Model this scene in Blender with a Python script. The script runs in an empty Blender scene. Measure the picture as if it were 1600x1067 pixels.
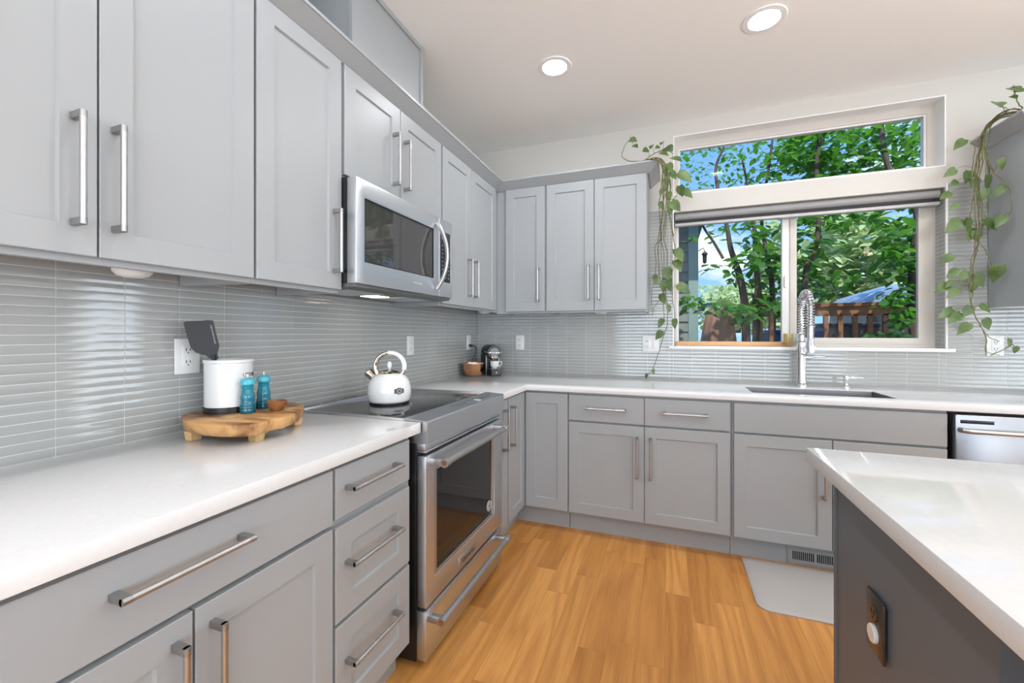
import bpy, bmesh, math, random
from mathutils import Vector, Matrix

S = bpy.context.scene
COL = S.collection
random.seed(11)
PI = math.pi

# ------------------------------------------------------------------ camera
cam_d = bpy.data.cameras.new('camera')
cam = bpy.data.objects.new('camera', cam_d)
COL.objects.link(cam)
CAM = Vector((1.512, -3.2098, 1.2378))
YAW = 0.3566
cam.location = CAM
cam.rotation_euler = (PI / 2, 0, YAW)
cam_d.sensor_width = 36.0
cam_d.lens = 657.06 * 36.0 / 1600.0
cam_d.shift_y = -(533.5 - 520.86) / 1600.0
cam_d.clip_start = 0.02
S.camera = cam

# ------------------------------------------------------------------ colour management
S.view_settings.view_transform = 'Standard'
S.view_settings.look = 'None'
S.view_settings.exposure = 0.32
S.view_settings.gamma = 1.0
S.view_settings.use_curve_mapping = False
S.cycles.max_bounces = 10
S.cycles.diffuse_bounces = 4
S.cycles.glossy_bounces = 5
S.cycles.transmission_bounces = 8
S.cycles.transparent_max_bounces = 16
S.cycles.caustics_reflective = False
S.cycles.caustics_refractive = False
S.cycles.sample_clamp_indirect = 6.0
S.cycles.use_denoising = True

# ------------------------------------------------------------------ sky
W = bpy.data.worlds.new('sky')
S.world = W
W.use_nodes = True
nt = W.node_tree
nt.nodes.clear()
wo = nt.nodes.new('ShaderNodeOutputWorld')
wb = nt.nodes.new('ShaderNodeBackground')
tc = nt.nodes.new('ShaderNodeTexCoord')
sep = nt.nodes.new('ShaderNodeSeparateXYZ')
ramp = nt.nodes.new('ShaderNodeValToRGB')
ramp.color_ramp.elements[0].position = 0.0
ramp.color_ramp.elements[0].color = (0.27, 0.50, 0.90, 1)
ramp.color_ramp.elements[1].position = 0.6
ramp.color_ramp.elements[1].color = (0.10, 0.29, 0.80, 1)
mp = nt.nodes.new('ShaderNodeMapping')
mp.inputs['Scale'].default_value = (1.0, 1.0, 2.6)
nz = nt.nodes.new('ShaderNodeTexNoise')
nz.inputs['Scale'].default_value = 3.1
nz.inputs['Detail'].default_value = 7
nz.inputs['Roughness'].default_value = 0.55
cr = nt.nodes.new('ShaderNodeValToRGB')
cr.color_ramp.elements[0].position = 0.50
cr.color_ramp.elements[0].color = (0, 0, 0, 1)
cr.color_ramp.elements[1].position = 0.66
cr.color_ramp.elements[1].color = (1, 1, 1, 1)
mx = nt.nodes.new('ShaderNodeMix')
mx.data_type = 'RGBA'
mx.inputs['B'].default_value = (1.0, 1.0, 1.0, 1)
nt.links.new(tc.outputs['Generated'], sep.inputs[0])
nt.links.new(sep.outputs['Z'], ramp.inputs[0])
nt.links.new(tc.outputs['Generated'], mp.inputs[0])
nt.links.new(mp.outputs[0], nz.inputs['Vector'])
nt.links.new(nz.outputs[0], cr.inputs[0])
nt.links.new(cr.outputs[0], mx.inputs['Factor'])
nt.links.new(ramp.outputs[0], mx.inputs['A'])
nt.links.new(mx.outputs['Result'], wb.inputs[0])
wb.inputs[1].default_value = 1.25
nt.links.new(wb.outputs[0], wo.inputs[0])


def light(name, kind, loc, energy, color=(1, 1, 1), rot=None, look=None, **kw):
    d = bpy.data.lights.new(name, kind)
    d.energy = energy
    d.color = color
    for k, v in kw.items():
        setattr(d, k, v)
    o = bpy.data.objects.new(name, d)
    COL.objects.link(o)
    o.location = loc
    if look is not None:
        o.rotation_euler = (Vector(look)).to_track_quat('-Z', 'Y').to_euler()
    if rot:
        o.rotation_euler = rot
    return o


# sun over the garden, coming over the house roof
light('sun', 'SUN', (3, -3, 12), 4.2, (1.0, 0.96, 0.88), look=(-0.10, 0.50, -0.86), angle=0.01)
# lamps added at unseen openings; patio and side tilted up to brighten the ceiling
light('patio_fill', 'AREA', (2.6, -7.02, 1.25), 170, (0.84, 0.94, 1.0), look=(0, 1, 1.5),
      shape='RECTANGLE', size=4.4, size_y=2.2)
light('side_fill', 'AREA', (6.30, -3.9, 1.35), 110, (0.84, 0.94, 1.0), look=(-1, 0, 1.5),
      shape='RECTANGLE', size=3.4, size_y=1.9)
light('daylight_dining', 'AREA', (5.2, 0.10, 1.35), 40, (0.84, 0.94, 1.0), look=(0, -1, 0.2),
      shape='RECTANGLE', size=1.4, size_y=1.7)


# ------------------------------------------------------------------ helpers
def at(u, v, y):
    """point on the plane of depth y seen along the photograph's line of sight"""
    k = (u - 800.0) / 657.06
    d = Vector((-math.sin(YAW) + math.cos(YAW) * k, math.cos(YAW) + math.sin(YAW) * k, -(v - 520.86) / 657.06))
    return CAM + d * ((y - CAM.y) / d.y)


class MB:
    """collects shapes into one mesh"""

    def __init__(self, M=None):
        self.bm = bmesh.new()
        self.M = M or Matrix()

    def v(self, p):
        return self.bm.verts.new(self.M @ Vector(p))

    def face(self, vs):
        try:
            return self.bm.faces.new(vs)
        except ValueError:
            return None

    def poly(self, pts):
        return self.face([self.v(p) for p in pts])

    def box(self, x0, x1, y0, y1, z0, z1, b=0.0, seg=2):
        c = [(x0, y0, z0), (x1, y0, z0), (x1, y1, z0), (x0, y1, z0), (x0, y0, z1), (x1, y0, z1), (x1, y1, z1), (x0, y1, z1)]
        vs = [self.v(p) for p in c]
        fs = [self.face([vs[i] for i in q]) for q in
              ((3, 2, 1, 0), (4, 5, 6, 7), (0, 1, 5, 4), (1, 2, 6, 5), (2, 3, 7, 6), (3, 0, 4, 7))]
        if b > 0:
            es = list({e for f in fs for e in f.edges})
            bmesh.ops.bevel(self.bm, geom=es, offset=b, segments=seg, profile=0.5, affect='EDGES')
        return self

    def loft(self, rings, cap0=True, cap1=True, closed=True):
        rs = [[self.v(p) for p in r] for r in rings]
        n = len(rs[0])
        for a, b in zip(rs, rs[1:]):
            for i in range(n if closed else n - 1):
                j = (i + 1) % n
                self.face([a[i], a[j], b[j], b[i]])
        if cap0:
            self.face(list(reversed(rs[0])))
        if cap1:
            self.face(rs[-1])
        return self

    def lathe(self, prof, c=(0, 0, 0), seg=32, cap0=True, cap1=True):
        rings = []
        for r, z in prof:
            rings.append([(c[0] + r * math.cos(2 * PI * i / seg), c[1] + r * math.sin(2 * PI * i / seg), c[2] + z) for i in range(seg)])
        return self.loft(rings, cap0, cap1)

    def tube(self, pts, r, seg=8, caps=True, flat=1.0):
        pts = [Vector(p) for p in pts]
        n = len(pts)
        rr = r if isinstance(r, (list, tuple)) else [r] * n
        rings = []
        up = None
        for i, p in enumerate(pts):
            t = (pts[min(i + 1, n - 1)] - pts[max(i - 1, 0)])
            t = t.normalized() if t.length > 1e-9 else Vector((0, 0, 1))
            if up is None:
                up = t.orthogonal().normalized()
            up = (up - t * up.dot(t))
            up = up.normalized() if up.length > 1e-6 else t.orthogonal().normalized()
            s = t.cross(up)
            rings.append([p + (up * math.cos(2 * PI * k / seg) + s * math.sin(2 * PI * k / seg) * flat) * rr[i] for k in range(seg)])
        return self.loft(rings, caps, caps)

    def cyl(self, p0, p1, r0, r1=None, seg=20):
        return self.tube([p0, p1], [r0, r0 if r1 is None else r1], seg)

    def prism(self, poly, a, b, ax='z'):
        """polygon (2-d) extruded between a and b along an axis"""
        f = {'z': lambda p, h: (p[0], p[1], h), 'y': lambda p, h: (p[0], h, p[1]), 'x': lambda p, h: (h, p[0], p[1])}[ax]
        lo = [self.v(f(p, a)) for p in poly]
        hi = [self.v(f(p, b)) for p in poly]
        n = len(poly)
        self.face(list(reversed(lo)))
        self.face(hi)
        for i in range(n):
            j = (i + 1) % n
            self.face([lo[i], lo[j], hi[j], hi[i]])
        return self

    def slab(self, xs, ys, z0, z1, hole=(), bev=0.0, ax='z'):
        """grid of cells with holes, sharing vertices (worktops, walls with openings)"""
        f = {'z': lambda x, y, z: (x, y, z), 'y': lambda x, y, z: (x, z, y), 'x': lambda x, y, z: (z, x, y)}[ax]
        V = {}

        def g(i, j, k):
            if (i, j, k) not in V:
                V[(i, j, k)] = self.v(f(xs[i], ys[j], (z0, z1)[k]))
            return V[(i, j, k)]
        cells = {(i, j) for i in range(len(xs) - 1) for j in range(len(ys) - 1)} - set(hole)
        es = []
        for i, j in cells:
            self.face([g(i, j, 1), g(i + 1, j, 1), g(i + 1, j + 1, 1), g(i, j + 1, 1)])
            self.face([g(i, j + 1, 0), g(i + 1, j + 1, 0), g(i + 1, j, 0), g(i, j, 0)])
            for (di, dj, a, b) in ((0, -1, (i, j), (i + 1, j)), (1, 0, (i + 1, j), (i + 1, j + 1)),
                                   (0, 1, (i + 1, j + 1), (i, j + 1)), (-1, 0, (i, j + 1), (i, j))):
                if (i + di, j + dj) not in cells:
                    fc = self.face([g(*a, 0), g(*b, 0), g(*b, 1), g(*a, 1)])
                    if fc:
                        es += list(fc.edges)
        if bev:
            self.bm.normal_update()
            es = [e for e in set(es) if len(e.link_faces) == 2 and e.calc_face_angle(0) > 0.5]
            bmesh.ops.bevel(self.bm, geom=es, offset=bev, segments=2, profile=0.5, affect='EDGES')
        return self

    def obj(self, name, mat, parent=None, smooth=35.0, fix=True):
        bm = self.bm
        if fix:
            bmesh.ops.recalc_face_normals(bm, faces=bm.faces)
        if smooth:
            bm.normal_update()
            lim = math.radians(smooth)
            for f in bm.faces:
                f.smooth = True
            for e in bm.edges:
                if len(e.link_faces) == 2 and e.calc_face_angle(0) > lim:
                    e.smooth = False
        me = bpy.data.meshes.new(name)
        bm.to_mesh(me)
        bm.free()
        me.materials.append(mat)
        o = bpy.data.objects.new(name, me)
        COL.objects.link(o)
        if parent is not None:
            o.parent = parent
        return o


def tag(o, label=None, cat=None, group=None, kind=None):
    if label:
        o['label'] = label
    if cat:
        o['category'] = cat
    if group:
        o['group'] = group
    if kind:
        o['kind'] = kind
    return o


def thing(name, label, cat, loc=(0, 0, 0), rz=0.0, group=None):
    o = bpy.data.objects.new(name, None)
    COL.objects.link(o)
    o.empty_display_size = 0.05
    o.location = loc
    o.rotation_euler = (0, 0, rz)
    return tag(o, label, cat, group)


def copy_tree(o, parent=None):
    c = o.copy()
    COL.objects.link(c)
    if parent is not None:
        c.parent = parent
    for ch in list(o.children):
        copy_tree(ch, c)
    return c


def text_obj(s, size, mat, name, parent, loc, rot, bend=None, extrude=0.0004, spacing=1.0):
    cu = bpy.data.curves.new(name, 'FONT')
    cu.body = s
    cu.size = size
    cu.align_x = 'CENTER'
    cu.align_y = 'CENTER'
    cu.extrude = extrude
    cu.offset = size * 0.018
    cu.space_character = spacing
    cu.resolution_u = 3
    t = bpy.data.objects.new(name + '_tmp', cu)
    COL.objects.link(t)
    dg = bpy.context.evaluated_depsgraph_get()
    me = bpy.data.meshes.new_from_object(t.evaluated_get(dg))
    bpy.data.objects.remove(t)
    bpy.data.curves.remove(cu)
    if bend:
        for v in me.vertices:
            a = v.co.x / bend
            r = bend + v.co.z
            v.co = Vector((r * math.sin(a), v.co.y, r * math.cos(a) - bend))
    me.materials.clear()
    me.materials.append(mat)
    o = bpy.data.objects.new(name, me)
    COL.objects.link(o)
    o.parent = parent
    o.location = loc
    o.rotation_euler = rot
    return o


# ------------------------------------------------------------------ materials
def mat(name, color, rough=0.5, metal=0.0, spec=0.5, coat=0.0, emit=None, es=1.0, trans=0.0, ior=1.45,
        bump=None, var=None, aniso=0.0):
    m = bpy.data.materials.new(name)
    m.use_nodes = True
    n = m.node_tree
    b = n.nodes['Principled BSDF']
    b.inputs['Base Color'].default_value = (*color, 1)
    b.inputs['Roughness'].default_value = rough
    b.inputs['Metallic'].default_value = metal
    b.inputs['Specular IOR Level'].default_value = spec
    b.inputs['Coat Weight'].default_value = coat
    b.inputs['Coat Roughness'].default_value = 0.05
    b.inputs['Transmission Weight'].default_value = trans
    b.inputs['IOR'].default_value = ior
    b.inputs['Anisotropic'].default_value = aniso
    if emit:
        b.inputs['Emission Color'].default_value = (*emit, 1)
        b.inputs['Emission Strength'].default_value = es
    if bump or var:
        t = n.nodes.new('ShaderNodeTexCoord')
    if bump:                                     # (scale xyz, strength, distance)
        mp_ = n.nodes.new('ShaderNodeMapping')
        mp_.inputs['Scale'].default_value = bump[0]
        z = n.nodes.new('ShaderNodeTexNoise')
        z.inputs['Scale'].default_value = 1.0
        z.inputs['Detail'].default_value = 3
        bp = n.nodes.new('ShaderNodeBump')
        bp.inputs['Strength'].default_value = bump[1]
        bp.inputs['Distance'].default_value = bump[2]
        n.links.new(t.outputs['Object'], mp_.inputs[0])
        n.links.new(mp_.outputs[0], z.inputs['Vector'])
        n.links.new(z.outputs[0], bp.inputs['Height'])
        n.links.new(bp.outputs[0], b.inputs['Normal'])
    if var:                                      # (scale xyz, second colour)
        mp2 = n.nodes.new('ShaderNodeMapping')
        mp2.inputs['Scale'].default_value = var[0]
        z2 = n.nodes.new('ShaderNodeTexNoise')
        z2.inputs['Scale'].default_value = 1.0
        z2.inputs['Detail'].default_value = 4
        r2 = n.nodes.new('ShaderNodeValToRGB')
        r2.color_ramp.elements[0].position = 0.35
        r2.color_ramp.elements[0].color = (*color, 1)
        r2.color_ramp.elements[1].position = 0.65
        r2.color_ramp.elements[1].color = (*var[1], 1)
        n.links.new(t.outputs['Object'], mp2.inputs[0])
        n.links.new(mp2.outputs[0], z2.inputs['Vector'])
        n.links.new(z2.outputs[0], r2.inputs[0])
        n.links.new(r2.outputs[0], b.inputs['Base Color'])
    return m


def leaf_mat(name, c1, c2, ct, tr=0.4, scale=9.0):
    m = bpy.data.materials.new(name)
    m.use_nodes = True
    n = m.node_tree
    b = n.nodes['Principled BSDF']
    out = n.nodes['Material Output']
    t = n.nodes.new('ShaderNodeTexCoord')
    z = n.nodes.new('ShaderNodeTexNoise')
    z.inputs['Scale'].default_value = scale
    r = n.nodes.new('ShaderNodeValToRGB')
    r.color_ramp.elements[0].position = 0.35
    r.color_ramp.elements[0].color = (*c1, 1)
    r.color_ramp.elements[1].position = 0.65
    r.color_ramp.elements[1].color = (*c2, 1)
    n.links.new(t.outputs['Object'], z.inputs['Vector'])
    n.links.new(z.outputs[0], r.inputs[0])
    n.links.new(r.outputs[0], b.inputs['Base Color'])
    b.inputs['Roughness'].default_value = 0.38
    tl = n.nodes.new('ShaderNodeBsdfTranslucent')
    tl.inputs[0].default_value = (*ct, 1)
    ms = n.nodes.new('ShaderNodeMixShader')
    ms.inputs[0].default_value = tr
    n.links.new(b.outputs[0], ms.inputs[1])
    n.links.new(tl.outputs[0], ms.inputs[2])
    n.links.new(ms.outputs[0], out.inputs[0])
    return m


def pane_mat(name):
    m = bpy.data.materials.new(name)
    m.use_nodes = True
    n = m.node_tree
    n.nodes.remove(n.nodes['Principled BSDF'])
    out = n.nodes['Material Output']
    tr = n.nodes.new('ShaderNodeBsdfTransparent')
    tr.inputs[0].default_value = (0.96, 0.98, 0.97, 1)
    gl = n.nodes.new('ShaderNodeBsdfGlossy')
    gl.inputs['Roughness'].default_value = 0.0
    fr = n.nodes.new('ShaderNodeFresnel')
    fr.inputs[0].default_value = 1.1
    ms = n.nodes.new('ShaderNodeMixShader')
    n.links.new(fr.outputs[0], ms.inputs[0])
    n.links.new(tr.outputs[0], ms.inputs[1])
    n.links.new(gl.outputs[0], ms.inputs[2])
    n.links.new(ms.outputs[0], out.inputs[0])
    return m


def oak_mat():
    m = bpy.data.materials.new('oak_planks')
    m.use_nodes = True
    n = m.node_tree
    L = n.links.new
    b = n.nodes['Principled BSDF']
    t = n.nodes.new('ShaderNodeTexCoord')
    sp = n.nodes.new('ShaderNodeSeparateXYZ')
    cb = n.nodes.new('ShaderNodeCombineXYZ')
    L(t.outputs['Object'], sp.inputs[0])
    L(sp.outputs['Y'], cb.inputs['X'])
    L(sp.outputs['X'], cb.inputs['Y'])
    br = n.nodes.new('ShaderNodeTexBrick')
    br.offset = 0.37
    br.offset_frequency = 2
    br.squash = 0.8
    br.squash_frequency = 3
    br.inputs['Scale'].default_value = 1.0
    br.inputs['Brick Width'].default_value = 0.78
    br.inputs['Row Height'].default_value = 0.107
    br.inputs['Mortar Size'].default_value = 0.0007
    br.inputs['Mortar Smooth'].default_value = 0.2
    br.inputs['Color1'].default_value = (0, 0, 0, 1)
    br.inputs['Color2'].default_value = (1, 1, 1, 1)
    br.inputs['Mortar'].default_value = (0.5, 0.5, 0.5, 1)
    L(cb.outputs[0], br.inputs['Vector'])
    # grain, shifted per plank
    sc = n.nodes.new('ShaderNodeVectorMath')
    sc.operation = 'SCALE'
    sc.inputs['Scale'].default_value = 17.0
    L(br.outputs['Color'], sc.inputs[0])
    ad = n.nodes.new('ShaderNodeVectorMath')
    L(t.outputs['Object'], ad.inputs[0])
    L(sc.outputs[0], ad.inputs[1])
    m1 = n.nodes.new('ShaderNodeMapping')
    m1.inputs['Scale'].default_value = (6.0, 0.55, 1)
    L(ad.outputs[0], m1.inputs[0])
    n1 = n.nodes.new('ShaderNodeTexNoise')
    n1.inputs['Scale'].default_value = 1.0
    n1.inputs['Detail'].default_value = 2.0
    n1.inputs['Roughness'].default_value = 0.4
    L(m1.outputs[0], n1.inputs['Vector'])
    mu = n.nodes.new('ShaderNodeMath')
    mu.operation = 'MULTIPLY'
    mu.inputs[1].default_value = 15.0
    L(n1.outputs[0], mu.inputs[0])
    fr = n.nodes.new('ShaderNodeMath')
    fr.operation = 'PINGPONG'
    fr.inputs[1].default_value = 1.0
    L(mu.outputs[0], fr.inputs[0])
    m2 = n.nodes.new('ShaderNodeMapping')
    m2.inputs['Scale'].default_value = (220, 7, 1)
    L(ad.outputs[0], m2.inputs[0])
    n2 = n.nodes.new('ShaderNodeTexNoise')
    n2.inputs['Scale'].default_value = 1.0
    n2.inputs['Detail'].default_value = 3.0
    L(m2.outputs[0], n2.inputs['Vector'])
    r1 = n.nodes.new('ShaderNodeValToRGB')
    e = r1.color_ramp.elements
    e[0].position = 0.0
    e[0].color = (0.54, 0.235, 0.060, 1)
    e[1].position = 0.75
    e[1].color = (0.66, 0.310, 0.086, 1)
    L(fr.outputs[0], r1.inputs[0])
    mxp = n.nodes.new('ShaderNodeMix')
    mxp.data_type = 'RGBA'
    mxp.blend_type = 'MULTIPLY'
    mxp.inputs['Factor'].default_value = 1.0
    rp = n.nodes.new('ShaderNodeValToRGB')
    ee = rp.color_ramp.elements
    ee[0].position = 0.0
    ee[0].color = (0.84, 0.77, 0.66, 1)
    ee[1].position = 1.0
    ee[1].color = (1.18, 1.22, 1.24, 1)
    L(br.outputs['Color'], rp.inputs[0])
    L(r1.outputs[0], mxp.inputs['A'])
    L(rp.outputs[0], mxp.inputs['B'])
    mxf = n.nodes.new('ShaderNodeMix')
    mxf.data_type = 'RGBA'
    mxf.blend_type = 'MULTIPLY'
    mxf.inputs['Factor'].default_value = 0.6
    rf = n.nodes.new('ShaderNodeValToRGB')
    rf.color_ramp.elements[0].position = 0.3
    rf.color_ramp.elements[0].color = (0.80, 0.75, 0.7, 1)
    rf.color_ramp.elements[1].position = 0.6
    rf.color_ramp.elements[1].color = (1.04, 1.04, 1.04, 1)
    L(n2.outputs[0], rf.inputs[0])
    L(mxp.outputs['Result'], mxf.inputs['A'])
    L(rf.outputs[0], mxf.inputs['B'])
    mm = n.nodes.new('ShaderNodeMix')
    mm.data_type = 'RGBA'
    mm.inputs['B'].default_value = (0.20, 0.085, 0.025, 1)
    sm = n.nodes.new('ShaderNodeMath')
    sm.operation = 'MULTIPLY'
    sm.inputs[1].default_value = 0.55
    L(br.outputs['Fac'], sm.inputs[0])
    L(sm.outputs[0], mm.inputs['Factor'])
    L(mxf.outputs['Result'], mm.inputs['A'])
    L(mm.outputs['Result'], b.inputs['Base Color'])
    b.inputs['Roughness'].default_value = 0.34
    b.inputs['Specular IOR Level'].default_value = 0.4
    return m


def wood_mat(name, c1, c2, sc=(3, 26, 26), rough=0.45):
    m = mat(name, c1, rough)
    n = m.node_tree
    b = n.nodes['Principled BSDF']
    t = n.nodes.new('ShaderNodeTexCoord')
    mp_ = n.nodes.new('ShaderNodeMapping')
    mp_.inputs['Scale'].default_value = sc
    z = n.nodes.new('ShaderNodeTexNoise')
    z.inputs['Scale'].default_value = 1.0
    z.inputs['Detail'].default_value = 5
    z.inputs['Distortion'].default_value = 0.8
    r = n.nodes.new('ShaderNodeValToRGB')
    r.color_ramp.elements[0].position = 0.36
    r.color_ramp.elements[0].color = (*c1, 1)
    r.color_ramp.elements[1].position = 0.62
    r.color_ramp.elements[1].color = (*c2, 1)
    n.links.new(t.outputs['Object'], mp_.inputs[0])
    n.links.new(mp_.outputs[0], z.inputs['Vector'])
    n.links.new(z.outputs[0], r.inputs[0])
    n.links.new(r.outputs[0], b.inputs['Base Color'])
    return m


def ombre_mat(name, lo, hi, z0, z1):
    """enamel that runs from one colour at the foot to another at the top"""
    m = mat(name, lo, 0.15, coat=0.4)
    n = m.node_tree
    b = n.nodes['Principled BSDF']
    t = n.nodes.new('ShaderNodeTexCoord')
    s = n.nodes.new('ShaderNodeSeparateXYZ')
    mr = n.nodes.new('ShaderNodeMapRange')
    mr.inputs['From Min'].default_value = z0
    mr.inputs['From Max'].default_value = z1
    r = n.nodes.new('ShaderNodeValToRGB')
    r.color_ramp.elements[0].color = (*lo, 1)
    r.color_ramp.elements[1].color = (*hi, 1)
    n.links.new(t.outputs['Object'], s.inputs[0])
    n.links.new(s.outputs['Z'], mr.inputs[0])
    n.links.new(mr.outputs[0], r.inputs[0])
    n.links.new(r.outputs[0], b.inputs['Base Color'])
    return m


M = {}
M['paint'] = mat('grey_cabinet_paint', (0.368, 0.386, 0.398), 0.36, bump=((60, 60, 2.5), 0.06, 0.002))
M['dark_paint'] = mat('charcoal_cabinet_paint', (0.132, 0.152, 0.178), 0.42)
M['quartz'] = mat('white_quartz', (0.72, 0.725, 0.73), 0.08, spec=0.45, var=((90, 90, 90), (0.745, 0.75, 0.755)))
M['wall'] = mat('wall_paint', (0.62, 0.595, 0.555), 0.75, bump=((180, 180, 180), 0.05, 0.001))
M['ceil'] = mat('ceiling_paint', (0.93, 0.92, 0.90), 0.8, bump=((120, 120, 120), 0.06, 0.001))
M['white_paint'] = mat('white_trim_paint', (0.90, 0.89, 0.88), 0.4)
M['tile'] = mat('grey_glass_tile', (0.375, 0.382, 0.372), 0.09, spec=0.55, coat=0.4, bump=((2.2, 2.2, 20), 0.25, 0.003))
M['grout'] = mat('pale_grout', (0.70, 0.71, 0.70), 0.8)
M['oak'] = oak_mat()
M['steel'] = mat('brushed_steel', (0.66, 0.685, 0.715), 0.36, 1.0, bump=((3, 3, 900), 0.45, 0.0006))
M['steel_panel'] = mat('darkened_brushed_steel', (0.40, 0.41, 0.43), 0.30, 1.0, bump=((900, 3, 3), 0.2, 0.0006))  # same stainless as the stove, darkened against the bright reflection on the dishwasher
M['sink_steel'] = mat('satin_sink_steel', (0.32, 0.32, 0.325), 0.42, 1.0)
M['nickel'] = mat('satin_nickel', (0.53, 0.53, 0.53), 0.36, 1.0)
M['nickel_dark'] = mat('satin_nickel_post', (0.42, 0.415, 0.41), 0.4, 1.0)
M['chrome'] = mat('polished_chrome', (0.80, 0.80, 0.81), 0.06, 1.0)
M['black_glass'] = mat('black_glass', (0.012, 0.012, 0.013), 0.04, spec=0.6)
M['cooktop'] = mat('ceramic_glass', (0.055, 0.055, 0.056), 0.05, spec=1.0)
M['mw_glass'] = mat('tinted_door_glass', (0.05, 0.05, 0.05), 0.03, spec=0.9)
M['black'] = mat('black_enamel', (0.010, 0.010, 0.010), 0.35)
M['black_plastic'] = mat('black_plastic', (0.016, 0.016, 0.017), 0.25)
M['bronze_plastic'] = mat('dark_bronze_plastic', (0.045, 0.038, 0.034), 0.25)
M['turner'] = mat('charcoal_nylon', (0.022, 0.024, 0.028), 0.42)
M['white_enamel'] = mat('white_enamel', (0.82, 0.82, 0.82), 0.12, coat=0.5)
M['white_plastic'] = mat('white_plastic', (0.80, 0.80, 0.79), 0.3)
M['canister'] = mat('white_canister', (0.78, 0.78, 0.77), 0.28)
M['grey_print'] = mat('grey_print', (0.10, 0.10, 0.10), 0.5)
M['white_print'] = mat('pale_print', (0.55, 0.55, 0.55), 0.4)
M['copper'] = mat('polished_copper', (0.86, 0.44, 0.24), 0.14, 1.0)
M['warm_steel'] = mat('warm_polished_steel', (0.60, 0.54, 0.45), 0.12, 1.0)
M['acacia'] = wood_mat('acacia_wood', (0.15, 0.055, 0.018), (0.62, 0.34, 0.13), (8, 20, 12))
M['foot_wood'] = wood_mat('pale_wood', (0.55, 0.33, 0.14), (0.66, 0.44, 0.22), (20, 20, 6))
M['bowl_wood'] = wood_mat('brown_bowl_wood', (0.20, 0.075, 0.03), (0.34, 0.14, 0.055), (20, 20, 60), 0.3)
M['teal'] = ombre_mat('teal_enamel', (0.004, 0.085, 0.13), (0.01, 0.24, 0.33), 0.005, 0.085)
M['teal_light'] = mat('light_teal_enamel', (0.065, 0.44, 0.55), 0.15, coat=0.4)
M['vinyl'] = mat('beige_vinyl', (0.60, 0.56, 0.51), 0.4)
M['vinyl_white'] = mat('white_vinyl', (0.78, 0.77, 0.75), 0.4)
M['track_wood'] = mat('orange_wood_track', (0.72, 0.42, 0.20), 0.4)
M['blind'] = mat('grey_blind_case', (0.30, 0.30, 0.30), 0.35)
M['blind_dark'] = mat('dark_blind_fabric', (0.035, 0.035, 0.036), 0.8, bump=((30, 400, 400), 0.3, 0.001))
M['rail'] = mat('blind_rail', (0.50, 0.495, 0.485), 0.35)
M['pane'] = pane_mat('window_glass')
M['glass'] = mat('clear_glass', (0.95, 0.97, 0.96), 0.02, trans=1.0)
M['amber_glass'] = mat('amber_glass', (0.95, 0.80, 0.42), 0.05, trans=0.9)
M['lamp'] = mat('lamp_lens', (1, 1, 1), 0.5, emit=(0.95, 0.97, 1.0), es=105.0)
M['hood_lamp'] = mat('hood_lamp_lens', (1, 1, 1), 0.5, emit=(1.0, 0.86, 0.72), es=4.0)
M['bulb'] = mat('pendant_bulb', (1, 1, 1), 0.5, emit=(1.0, 0.88, 0.70), es=100.0)
M['mat'] = mat('grey_mat', (0.50, 0.48, 0.465), 0.6, bump=((70, 70, 70), 0.4, 0.002))
M['grey_plate'] = mat('hood_underside', (0.16, 0.16, 0.158), 0.35, 0.6)
M['slot'] = mat('dark_slot', (0.008, 0.008, 0.008), 0.9)
M['pothos'] = leaf_mat('pothos_leaf', (0.06, 0.115, 0.03), (0.16, 0.24, 0.085), (0.22, 0.36, 0.09), 0.2, 14)
M['stem'] = mat('vine_stem', (0.17, 0.20, 0.07), 0.55, var=((30, 30, 30), (0.12, 0.075, 0.04)))
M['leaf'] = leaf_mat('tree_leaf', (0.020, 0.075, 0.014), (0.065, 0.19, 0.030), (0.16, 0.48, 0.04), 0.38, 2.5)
M['leaf_far'] = leaf_mat('sunlit_far_leaf', (0.32, 0.44, 0.21), (0.58, 0.68, 0.40), (0.60, 0.75, 0.36), 0.35, 1.5)  # sunlit, hazy look of distant foliage put into this pale colour
M['bark'] = mat('bark', (0.055, 0.040, 0.032), 0.85, var=((12, 12, 3), (0.12, 0.085, 0.065)))
M['cedar'] = mat('cedar_boards', (0.22, 0.095, 0.042), 0.7, var=((6, 6, 20), (0.30, 0.14, 0.07)))
M['siding'] = mat('grey_green_siding', (0.19, 0.21, 0.185), 0.7)
M['siding_trim'] = mat('green_corner_board', (0.22, 0.30, 0.275), 0.6)
M['ground'] = mat('bark_mulch', (0.16, 0.12, 0.09), 0.9, var=((5, 5, 5), (0.26, 0.21, 0.16)))
M['tarp'] = mat('brown_canvas', (0.21, 0.11, 0.07), 0.6, bump=((8, 8, 3), 0.6, 0.02))
M['blue_paint'] = mat('dark_blue_paint', (0.012, 0.055, 0.16), 0.4)
M['blue_bin'] = mat('blue_plastic', (0.03, 0.11, 0.40), 0.4)
M['pale_blue'] = mat('pale_blue_shell', (0.24, 0.34, 0.50), 0.35)
M['dark_shell'] = mat('dark_shell', (0.04, 0.042, 0.05), 0.35)
M['iron'] = mat('black_iron', (0.012, 0.012, 0.014), 0.5)

# ================================================================== THE ROOM
CEIL = 2.74
RX, FY = 6.2, -7.0          # right wall, wall behind the camera

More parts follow.
